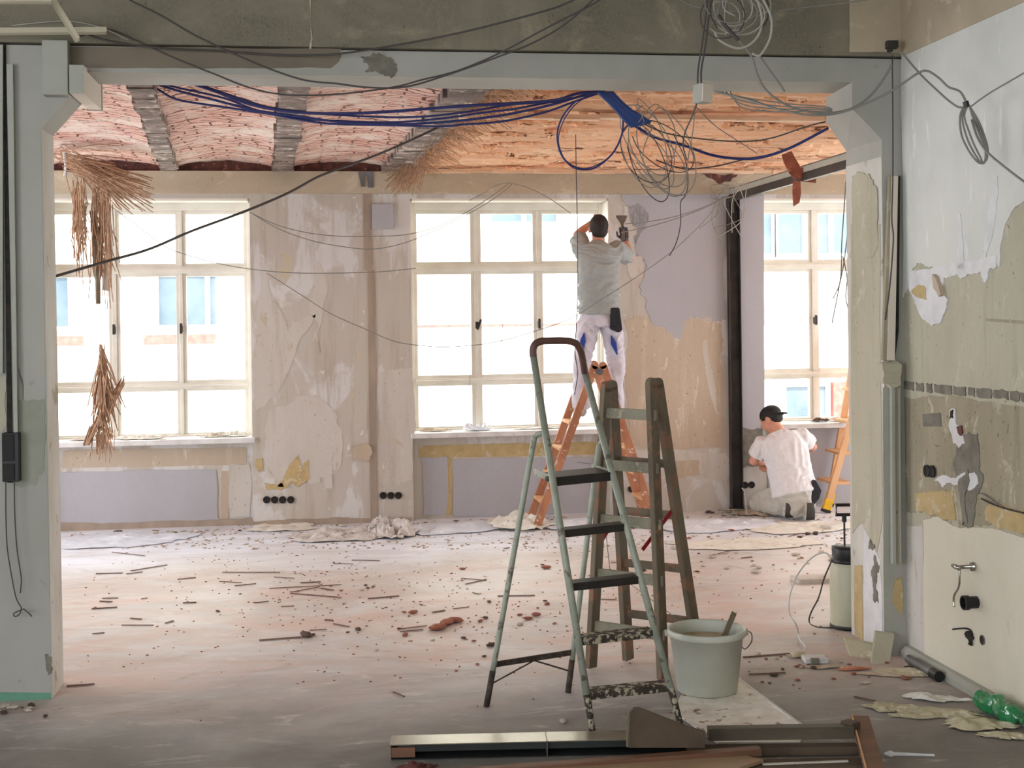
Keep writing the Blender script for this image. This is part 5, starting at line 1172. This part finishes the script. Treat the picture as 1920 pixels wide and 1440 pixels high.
# brown strips over the steel beam
MT['brown_veneer'] = simple('brown_veneer', (150, 86, 66), (118, 64, 50), 9, rough=.7, c3=(178, 112, 88), s3=16, bump=.3)
DV = onx(1500, 325, 3.655).dot(FW)-.03
t = thing('veneer_scrap', ond(1500, 385, DV), 'curled brown veneer scrap hanging over the steel beam', 'veneer scrap')
def strip(name, L, Rr, d, mat, par):
    a = cpts(L, d); b = cpts(Rr, d); m = MB(); n = len(a); m.v += a+b+[p+FW*.012 for p in a]+[p+FW*.012 for p in b]
    for i in range(n-1): m.f += [(i, i+1, n+i+1, n+i), (2*n+i, 3*n+i, 3*n+i+1, 2*n+i+1), (i, 2*n+i, 2*n+i+1, i+1), (n+i, n+i+1, 3*n+i+1, 3*n+i)]
    m.f += [(0, n, 3*n, 2*n), (n-1, 3*n-1, 4*n-1, 2*n-1)]
    return m.build(name, mat, par)
strip('curled_strip', [(1466, 290), (1470, 305), (1480, 325), (1492, 337)], [(1484, 283), (1492, 298), (1502, 315), (1512, 328)], (DV-.02, DV, DV), 'brown_veneer', t)
strip('flat_piece', [(1494, 318), (1498, 330), (1500, 340)], [(1531, 304), (1531, 325), (1530, 343)], (DV, DV+.01), 'brown_veneer', t)
strip('hanging_tail', [(1487, 338), (1486, 360), (1488, 387)], [(1501, 340), (1502, 362), (1499, 380)], (DV, DV+.02), 'brown_veneer', t)
# suspended-ceiling rails, top left
MT['rail'] = simple('ceiling_rail', (176, 168, 146), rough=.4, metal=.3, bump=0)
for P, Y, lb in (([(-20, 62), (200, 60)], 6.35, 'thin pale ceiling rail just above the left pier, running sideways'), ([(-20, 3), (97, 3)], 6.0, 'thin pale ceiling rail at the very top left'), ([(90, -12), (146, 78)], 6.2, 'ceiling rail slanting down to the lintel at top left')):
    a, b = (ony(*P[0], Y), ony(*P[1], Y)); m = MB(); m.bar(a, b, .024, .003, (0, -1, .3)); m.bar(a+Vector((0, 0, .012)), b+Vector((0, 0, .012)), .003, .024)
    tag(m.build('ceiling_rail', 'rail', origin=a), lb, 'ceiling rail')

# ================================================================ sheets, papers, rubble
MT['plastic'] = simple('milky_plastic_sheet', (220, 224, 232), (204, 210, 220), 6, rough=.3, bump=.3, bscale=20)
MT['paper'] = simple('torn_wallpaper', (196, 188, 160), (178, 170, 142), 10, rough=.85, c3=(214, 208, 186), s3=14, bump=.1)
MT['felt'] = simple('grey_felt', (206, 202, 198), (176, 168, 162), 14, rough=.9, c3=(120, 110, 104), s3=20, lo3=.6, hi3=.66, bump=.5)
MT['white_paper'] = simple('white_paper', (222, 220, 212), (206, 202, 190), 14, rough=.8)
MT['green_glass'] = simple('green_bottle', (46, 134, 84), (26, 104, 60), 16, rough=.1, bump=.6, bscale=26, spec=.9, c3=(120, 196, 156), s3=14, lo3=.6, hi3=.68)
MT['brick_bit'] = simple('brick_bit', (156, 96, 74), (120, 76, 60), 30, bump=.4)
MT['dark_bit'] = simple('dark_bit', (88, 66, 56), (70, 54, 46), 30, bump=.4)
MT['tan_bit'] = simple('tan_bit', (178, 158, 136), (140, 122, 104), 30, bump=.4)
MT['mortar_bit'] = simple('mortar_bit', (198, 188, 176), (176, 164, 150), 30, bump=.4)
def crumple(name, c, ax, rx_, ry_, hgt, mat, label, cat, seed, group=None, thick=.002, freq=5, rag=.35, up=None):
    c = Vector(c); ax = Vector(ax).normalized(); ay = UP.cross(ax); m = MB(); nr, na = 12, 44; m.v.append(c+Vector((0, 0, .006+hgt*.5)))
    for i in range(1, nr+1):
        for k in range(na):
            a = 2*math.pi*k/na; s = Vector((math.cos(a)*1.3, math.sin(a)*1.3, seed)); rr = (i/nr)*(1+rag*noise.noise(s*1.2)+rag*.5*noise.noise(s*5))
            p = c+ax*(rx_*rr*math.cos(a))+ay*(ry_*rr*math.sin(a)); q = Vector((p.x*freq, p.y*freq, seed*1.7))
            h = abs(noise.noise(q))*1.4+abs(noise.noise(q*2.7))*.6; fall = 1-.75*(i/nr)**3
            m.v.append(p+Vector((0, 0, .004+hgt*h*fall)))
    for k in range(na): m.f.append((0, 1+k, 1+(k+1) % na))
    for i in range(nr-1):
        for k in range(na): k2 = (k+1) % na; m.f.append((1+i*na+k, 1+(i+1)*na+k, 1+(i+1)*na+k2, 1+i*na+k2))
    o = m.build(name, mat, origin=Vector((c.x, c.y, c.z)), recalc=False)
    s = o.modifiers.new('thickness', 'SOLIDIFY'); s.thickness = thick; s.offset = 1
    return tag(o, label, cat, group)
def sheet(px, py, w, d, h, mat, label, seed, name='plastic_sheet', cat='plastic sheet', ang=0, z=0, **k):
    c = onz(px, py, z); return crumple(name, c, (math.cos(ang), math.sin(ang), 0), w, d, h, mat, label, cat, seed, **k)
sheet(230, 1012, .55, .35, .02, 'plastic', 'thin white plastic sheet flat on the floor beside the left pier', 2)
sheet(640, 1006, .45, .3, .07, 'felt', 'crumpled pale felt pile on the floor before the pier, left half', 3, 'felt_scrap', 'felt scrap')
sheet(730, 1000, .22, .35, .16, 'felt', 'standing fold of pale felt on the floor left of the middle window', 4, 'felt_scrap', 'felt scrap', freq=7)
sheet(850, 990, .55, .3, .03, 'plastic', 'pale plastic sheet under the left half of the middle window', 5)
sheet(975, 985, .25, .35, .12, 'white_paper', 'crumpled white sheet at the left foot of the orange ladder', 6, 'paper_sheet', 'paper sheet')
sheet(1110, 985, .5, .3, .06, 'plastic', 'crumpled plastic sheet under the orange ladder', 7)
sheet(1330, 985, .6, .35, .04, 'plastic', 'plastic sheet on the floor before the black steel post', 8)
sheet(1500, 990, .5, .3, .03, 'white_paper', 'white paper sheet on the floor behind the kneeling worker', 9, 'paper_sheet', 'paper sheet')
sheet(1400, 1020, .6, .25, .02, 'white_paper', 'flat pale sheet on the floor right of the wooden ladders', 10, 'paper_sheet', 'paper sheet')
sheet(530, 990, .3, .2, .03, 'white_paper', 'small white sheet at the foot of the pier below the four sockets', 11, 'paper_sheet', 'paper sheet')
sheet(1425, 963, .2, .16, .06, 'tan_patch', 'heap of plaster crumbs at the foot of the black steel post', 12, 'plaster_heap', 'plaster heap')
# right foreground papers
for k, (x, y, w, d, h, mt, lb) in enumerate([
    (1672, 1330, .1, .07, .03, 'paper', 'olive torn wallpaper scrap, leftmost of the scraps by the right wall'),
    (1745, 1312, .12, .05, .03, 'white_paper', 'whitish curled paper scrap pointing up near the right wall'),
    (1760, 1340, .22, .08, .02, 'paper', 'broad torn wallpaper scrap in the middle of the scraps by the right wall'),
    (1845, 1362, .16, .08, .03, 'paper', 'torn wallpaper scrap just in front of the green bottle'),
    (1885, 1382, .1, .05, .02, 'paper', 'torn wallpaper scrap nearest the lower right corner'),
    (1705, 1345, .09, .03, .015, 'paper', 'narrow dull paper strip below the leftmost scrap'),
    (1700, 1262, .16, .07, .02, 'paper', 'torn paper scrap left of the grey drain pipe'),
    (1655, 1266, .12, .03, .015, 'tan_patch', 'thin tan paper strip on the floor between the tray and drain pipe')]):
    sheet(x, y, w, d, h, mt, lb, 20+k, 'paper_scrap', 'paper scrap', ang=-.4, rag=.6, freq=9)
for k, (x, y, w, d, h) in enumerate([(1495, 1232, .06, .04, .03), (1600, 1256, .09, .03, .01), (1545, 1252, .08, .03, .012)]):
    sheet(x, y, w, d, h, ('paper', 'clay_edge', 'tan_patch')[k], ('olive paper scrap left of the white tray', 'red-brown crumbs beside the white tray', 'flat tan scrap in front of the white tray')[k], 40+k, 'paper_scrap', 'paper scrap', freq=12)
# bent board pieces at the right pier
def slab(pts, vec, mat, label, cat, name):
    o = MB().prism(pts, vec).build(name, mat, origin=min(pts, key=lambda p: p.z), bevel=.003); return tag(o, label, cat)
b0, b1 = onz(1594, 1231), onz(1640, 1236)
slab([b0, b1, b1+Vector((.02, .05, .06)), b0+Vector((-.01, .05, .085))], Vector((0, .02, .006)), 'paper', 'olive board offcut lying against the foot of the right pier', 'board offcut', 'board_offcut')
b0, b1 = onz(1634, 1246), onz(1668, 1244)
slab([b0, b1, b1+Vector((.07, .09, .12)), b1+Vector((-.02, .12, .13))], Vector((0, .018, .01)), 'right_base', 'grey board offcut leaning diagonally in the right corner', 'board offcut', 'board_offcut')
# window sill clutter
def sillc(px, Y, w, d, h, mat, lb, seed, cat='paper scrap', name='paper_scrap'):
    p = ony(px, 810, Y); crumple(name, Vector((p.x, Y, ZS)), (1, 0, 0), w, d, h, mat, lb, cat, seed, freq=11, rag=.5)
sillc(265, 11.8, .26, .09, .05, 'white_paper', 'curled white sheet on the left window sill', 50, 'paper sheet', 'paper_sheet')
sillc(400, 11.84, .12, .06, .05, 'mortar_bit', 'crumbled plaster heap on the right end of the left sill', 51, 'plaster heap', 'plaster_heap')
sillc(440, 11.84, .1, .07, .07, 'white_paper', 'crumpled white paper in the corner of the left sill', 52)
sillc(160, 11.82, .12, .06, .02, 'mortar_bit', 'thin plaster debris on the left sill behind the reeds', 58, 'plaster heap', 'plaster_heap')
sillc(815, 11.84, .13, .05, .03, 'tan_patch', 'tan debris at the left end of the middle sill', 53, 'plaster heap', 'plaster_heap')
sillc(895, 11.82, .13, .08, .09, 'plastic', 'crumpled clear plastic on the middle window sill', 54, 'plastic sheet', 'plastic_sheet')
sillc(1010, 11.84, .3, .05, .02, 'white_paper', 'long strip of white debris on the middle sill', 55)
sillc(1537, 11.84, .09, .05, .04, 'dark_bit', 'dark rag on the right window sill beside the worker', 56, 'rag', 'rag')
sillc(1577, 11.84, .1, .06, .09, 'felt', 'grey crumpled cloth on the right window sill by the pier', 57, 'rag', 'rag')
# green bottle
c = onz(1856, 1330, .045)
b1_ = Vector((XW-.09, c.y, .05))
t = thing('plastic_bottle', b1_-Vector((0, 0, .05)), 'crushed green plastic bottle lying against the right wall', 'bottle')
m = MB(); P = [b1_+Vector((-.03, .12, .005)), b1_+Vector((-.02, .06, .0)), b1_+Vector((-.0, .02, .012)), b1_+Vector((-.01, -.03, -.002)), b1_+Vector((.0, -.09, .0)), b1_+Vector((.01, -.13, .0)), b1_+Vector((.015, -.16, -.01))]
sp_ = spline(P, 6); nb = len(sp_); m.tube(sp_, [(.044, .036) if i < nb*.7 else (max(.013, .044-.031*(i/nb-.7)/.2),)*2 for i in range(nb)], 20)
for v in m.v:
    q = v*38; v += Vector((noise.noise(q), noise.noise(q+Vector((9, 0, 0))), noise.noise(q+Vector((0, 9, 0)))))*.009
m.build('bottle_body', 'green_glass', t); MB().tube([P[-1], P[-1]+Vector((.002, -.018, 0))], .016, 12).build('bottle_cap', 'green_glass', t)

# rubble: prototypes then copies
def chunk(seed, s, mat, name):
    m = MB().ell((0, 0, 0), (s, s*.7, s*.4), nu=7, nv=5)
    for i, v in enumerate(m.v): v *= 1+.45*noise.noise(v.normalized()*2+Vector((seed, 0, 0)))
    lo = min(v.z for v in m.v)
    for v in m.v: v.z -= lo
    return m.build(name, mat)
protos = [(chunk(i, (.02, .028, .016)[i % 3], ('brick_bit', 'dark_bit', 'mortar_bit')[i // 3], ('brick_fragment', 'dark_fragment', 'mortar_fragment')[i//3])) for i in range(9)]
LBL = [('small red brick fragment lying on the dusty floor', 'brick fragment', 'red brick fragments scattered on the floor'), ('small dark brown fragment lying on the dusty floor', 'rubble fragment', 'dark fragments scattered on the floor'), ('small pale mortar fragment lying on the dusty floor', 'mortar fragment', 'pale mortar fragments scattered on the floor')]
used = set(); R = random.Random(77)
ZONE = {'': ('', ''), 'm': (' in the middle of the far room', ' in the middle of the far room'), 'r': (' before the kneeling worker and steel post', ' before the kneeling worker'), 'p': (' beside the right pier', ' beside the right pier'), 'w': (' right at the foot of the window wall', ' along the window wall'), 'l': (' at the foot of the left pier', ' at the left pier')}
def bit(kind, px, py, s=1.0, zone='m'):
    i = kind*3+R.randint(0, 2); p = onz(px, py)
    o = protos[i] if i not in used else protos[i].copy()
    if i in used: COL.objects.link(o)
    used.add(i); o.location = (p.x, p.y, 0.001); o.rotation_euler = (0, 0, R.uniform(0, 6.28)); o.scale = (s*1.15, s, s*.8)
    l, c_, g = LBL[kind]; tag(o, l.replace(' lying on the dusty floor', ' on the floor')+ZONE[zone][0], c_, g.replace(' scattered on the floor', '')+ZONE[zone][1]); return o
for x, y, k, s in [(573, 1194, 1, 1.7), (587, 1192, 1, 1), (917, 1130, 1, 1), (1022, 1128, 1, .9), (1026, 1134, 0, 1.1), (1008, 1141, 1, .7), (1006, 1155, 0, 1.6), (910, 1160, 1, 1.1), (901, 1166, 0, .8), (852, 1167, 0, 2.4), (838, 1172, 0, 2.0), (822, 1181, 0, 2.0), (810, 1180, 0, 1.2), (749, 1180, 1, .9), (760, 1192, 0, 1.2), (869, 1198, 1, 1), (888, 1203, 0, .9), (922, 1212, 1, 1.1), (908, 1232, 1, .9), (895, 1247, 0, .9), (855, 1259, 0, .7), (652, 1187, 1, .7), (672, 1182, 1, .9), (1017, 1060, 1, .9), (1024, 1066, 0, 1.2), (847, 1076, 1, .7), (867, 1068, 0, .8), (1243, 1280, 0, 1.4), (1500, 1010, 1, 1.2), (1462, 993, 1, 1), (1515, 1003, 1, 1.6), (1530, 1002, 1, 1.3), (990, 1162, 0, 1), (975, 1172, 2, 1.2), (1040, 1170, 0, .8), (1055, 1395-40, 2, .8), (775, 1150, 0, 1.1), (700, 1101, 0, 1), (690, 1104, 1, .9), (640, 1108, 0, .8), (620, 1100, 0, .8)]:
    bit(k, x, y, s)
for i in range(60):
    bit(R.choice([0, 0, 1, 2]), R.gauss(780, 170), min(max(R.gauss(1130, 45), 1000), 1300), R.uniform(.25, .6))
for i in range(70):
    bit(R.choice([2, 2, 1, 0]), R.uniform(1150, 1590), R.uniform(985, 1075), R.uniform(.4, 1.1), 'r')
for i in range(40):
    x = R.uniform(1420, 1720); bit(R.choice([0, 1, 2, 0]), x, R.uniform(1225, 1290), R.uniform(.4, .9), 'p')
for i in range(60):                                 # along the foot of the window wall
    x = R.uniform(130, 1360); p = ony(x, 980, YB-.08); o = bit(R.choice([2, 2, 1]), x, 985, R.uniform(.5, 1.3), 'w'); o.location = (p.x, YB-.08-R.uniform(0, .15), .001)
for i in range(14): bit(R.choice([1, 2]), R.uniform(5, 120), R.uniform(1322, 1345), R.uniform(.5, 1), 'l')
# splinters
MT['splinter'] = simple('dark_splinter', (120, 88, 74), (96, 72, 62), 20, bump=.1)
def splinter(x0, y0, x1, y1, i):
    a = onz(x0, y0, .005); b = onz(x1, y1, .005); m = MB().bar(a, b, .007+.004*(i % 3), .004)
    tag(m.build('wood_splinter', 'splinter', origin=a), 'thin dark wood splinter lying on the dusty floor', 'wood splinter', 'wood splinters scattered on the floor')
SP = [(417, 1073, 525, 1073), (245, 1070, 313, 1059), (172, 1141, 220, 1138), (228, 1172, 288, 1172), (173, 1188, 196, 1186), (343, 1130, 368, 1129), (505, 1103, 640, 1096), (545, 1112, 640, 1120), (933, 1117, 1003, 1116), (865, 1084, 912, 1088), (873, 1095, 912, 1086), (690, 1122, 748, 1117), (737, 1297, 758, 1306), (1405, 1264, 1472, 1261), (1393, 1232, 1480, 1225), (210, 1035, 272, 1042), (440, 1098, 480, 1094), (180, 1075, 230, 1074), (1330, 1042, 1420, 1020), (1420, 1022, 1500, 1000), (1390, 1046, 1410, 1044), (750, 1179, 800, 1173), (1210, 1060, 1260, 1058), (125, 1286, 177, 1282), (545, 1110, 600, 1100), (660, 1050, 712, 1051), (486, 1200, 565, 1194), (1620, 1262, 1710, 1256), (1602, 1306, 1640, 1314)]
for i, s in enumerate(SP): splinter(*s, i)
for i in range(24):
    x = R.gauss(640, 240); y = min(max(R.gauss(1110, 45), 1010), 1260); L = R.uniform(10, 45); splinter(x, y, x+L, y+R.uniform(-6, 6), i)
m = MB()                                            # finest grit: uncountable
for k in range(900):
    x = R.gauss(800, 420); y = min(max(R.gauss(1090, 90), 985), 1400)
    if x < 125 or x > 1590: continue
    p = onz(x, y, .002); s = R.uniform(.0015, .004); m.obox(p, (math.cos(k), math.sin(k), 0), (-math.sin(k), math.cos(k), 0), UP, s*1.8, s, s*.6)
tag(m.build('floor_grit', 'brick_bit', origin=onz(800, 1090)), 'fine reddish grit strewn over the screed floor', 'grit', kind='stuff')
m = MB()
for k in range(1100):
    x = R.uniform(125, 1590); y = R.uniform(966, 1030); p = onz(x, y, .002)
    if p.y > YB-.02: continue
    s = R.uniform(.002, .008); m.obox(p, (math.cos(k), math.sin(k), 0), (-math.sin(k), math.cos(k), 0), UP, s*1.8, s, s*.6)
tag(m.build('plaster_chips', 'tan_bit', origin=onz(800, 1000)), 'pale plaster chips strewn along the window wall', 'plaster chips', kind='stuff')
# loose plank on the floor left of sprayer
a, b = onz(1490, 1087, .014), onz(1552, 1084, .014)
tag(MB().bar(a, b+(b-a)*.5, .16, .03).build('plank', 'pale_patch', bevel=.003, origin=a), 'short pale plank lying on the floor left of the sprayer', 'plank')
a, b = onz(1548, 990, .02), onz(1600, 978, .02)
tag(MB().bar(a, b, .1, .04).build('plank', 'pale_patch', bevel=.003, origin=a), 'pale timber piece on the floor behind the sprayer handle', 'plank')

# ================================================================ foreground pile
MT['cream_metal'] = simple('cream_metal', (150, 142, 124), (136, 128, 110), 5, rough=.28, metal=.5, bump=.02)
MT['dark_inside'] = simple('dark_channel', (42, 43, 43), (32, 33, 33), 5, rough=.6)
MT['brown_board'] = simple('brown_board', (124, 86, 64), (98, 68, 52), 4, (.3, 2, 2), rough=.6, bump=.1)
MT['olive_board'] = simple('olive_board', (92, 84, 68), (74, 66, 54), 5, (.4, 2, 2), rough=.6, bump=.1)
MT['dull_panel'] = simple('dull_panel', (92, 76, 60), (72, 60, 48), 4, rough=.7, bump=.05)
MT['plywood'] = simple('light_plywood', (168, 140, 112), (150, 124, 98), 3, (.4, 2, 2), rough=.6, bump=.1)
MT['maroon'] = simple('maroon_rag', (96, 52, 50), (70, 40, 40), 12, rough=.9, bump=.3)
P0 = onz(732, 1426, 0); P1 = onz(1330, 1412, 0); d = (P1-P0).normalized(); s = Vector((-d.y, d.x, 0)); L = (P1-P0).length; c = (P0+P1)/2
t = thing('light_housing', c, 'long cream metal light housing lying across the foreground, open side forward', 'light housing')
MB().obox(c+s*.06+Vector((0, 0, .062)), d, s, UP, L/2, .06, .002).build('top_plate', 'cream_metal', t)
MB().obox(c+s*.119+Vector((0, 0, .031)), d, s, UP, L/2, .002, .03).build('back_plate', 'dark_inside', t)
MB().obox(c+s*.06+Vector((0, 0, .003)), d, s, UP, L/2, .06, .002).build('bottom_plate', 'dark_inside', t)
MB().obox(c+s*.012+Vector((0, 0, .045)), d, s, UP, L/2-.03, .003, .014).build('inner_lip', 'dark_inside', t)
MB().obox(P0+s*.06+Vector((0, 0, .031)), d, s, UP, .003, .062, .034).build('end_cap', 'cream_metal', t)
MB().obox(P0+d*.05+Vector((0, 0, .031))+s*.004, d, s, UP, .05, .003, .02).build('corner_plate', 'brown_board', t)
MB().obox(P0+d*(L*.49)+s*.058+Vector((0, 0, .035)), d, s, UP, .002, .063, .033).build('joint_band', 'steel_grey', t)
def board(label, a, b, w, h, mat, name='board', cat='board', up=(0, 0, 1)):
    o = MB().bar(a, b, w, h, up).build(name, mat, bevel=.003, origin=a if a.z < b.z else b); return tag(o, label, cat)
board('narrow brown board lying in front of the metal light housing', onz(850, 1452, .04), onz(1425, 1408, .055), .05, .03, 'brown_board')
a = onz(1330, 1412, 0); b = onz(1604, 1410, 0)
board('olive-grey cabinet rail in the foreground pile, right of the light housing', a+Vector((0, .02, .075)), b+Vector((0, .02, .08)), .05, .05, 'olive_board')
board('dark lower rail under the olive-grey cabinet rail', a+Vector((-.1, -.02, .02)), b+Vector((0, -.02, .02)), .06, .035, 'dull_panel')
board('dull brown slat at the bottom of the foreground pile', onz(1250, 1440, .02), onz(1620, 1432, .02), .10, .02, 'dull_panel')
Pq = [ond(x, y, 5.32) for x, y in [(1178, 1402), (1181, 1336), (1188, 1328), (1200, 1328), (1262, 1352), (1288, 1362), (1322, 1373), (1322, 1402)]]
t = thing('cabinet_panel', Vector((Pq[0].x+.1, Pq[0].y, .05)), 'dull brown cabinet side panel with slanted top at the foot of the step ladder', 'cabinet panel')
MB().prism(Pq, FW*.018).build('panel', 'dull_panel', t, bevel=.002)
MB().tube(cpts([(1176, 1400), (1176, 1350), (1180, 1333)], 5.30), .004, 6).build('edge_strip', 'cream_metal', t)
t = thing('brown_plank', ond(1640, 1440, 5.05), 'reddish brown plank lying end-on at the right end of the pile', 'plank')
A0, A1 = ond(1612, 1346, 5.62), ond(1655, 1500, 4.8)
MB().bar(A0, A1, .075, .022).build('plank_body', 'brown_board', t, bevel=.002)
MB().bar(A0+Vector((-.034, 0, .012)), A1+Vector((-.034, 0, .012)), .006, .004).build('pale_edge', 'pale_wood', t)
tag(MB().bar(ond(1583, 1356, 5.5), ond(1606, 1362, 5.45), .05, .03).build('wood_block', 'dull_panel', bevel=.003, origin=ond(1590, 1360, 5.5)), 'small dull block beside the upper end of the brown plank', 'wood block')
Pp = [onz(x, y, .035) for x, y in [(960, 1446), (1352, 1413), (1432, 1430), (1385, 1446), (1330, 1540), (900, 1540)]]
tag(MB().prism(Pp, (0, 0, .014)).build('plywood_sheet', 'plywood', bevel=.002, origin=Pp[0]), 'light plywood sheet at the bottom picture edge', 'plywood sheet')
tag(MB().bar(onz(1430, 1434, .03), onz(1590, 1428, .03), .012, .01).build('edge_strip', 'pale_patch', origin=onz(1430, 1434)), 'thin pale edging strip beside the plywood sheet', 'strip')
crumple('rag', onz(782, 1446, 0), (1, 0, 0), .09, .05, .05, 'maroon', 'maroon rag under the left end of the light housing', 'rag', 71, freq=12)
a, b = onz(1658, 1413, .01), onz(1752, 1416, .01)
tag(MB().tube([a, a.lerp(b, .12), a.lerp(b, .2), b], [.004, .014, .008, .005], 8).build('white_stick', 'white_skim', origin=a), 'small white pointed stick on the floor right of the brown plank', 'stick')

R = random.Random(12)
for k in range(7):                                  # pale wires on the floor at the steel post
    x = 1385+R.uniform(-35, 30); P = [onz(x+i*R.uniform(-9, 9)+i*6, 958+R.uniform(-4, 12), .012+.05*R.random()*(i % 2)) for i in range(5)]
    tag(MB().tube(spline(P, 5), .0045, 5).build('wire', 'cable_pale', smooth=True, origin=P[0]), 'pale loose wire curling on the floor at the foot of the steel post', 'wire', 'pale wires at the foot of the steel post')
cable('pale wire leaning up along the foot of the steel post', [(1400, 965), (1398, 940), (1396, 922), (1391, 915)], 11.6, .006, 'cable_pale', None, 'wire')
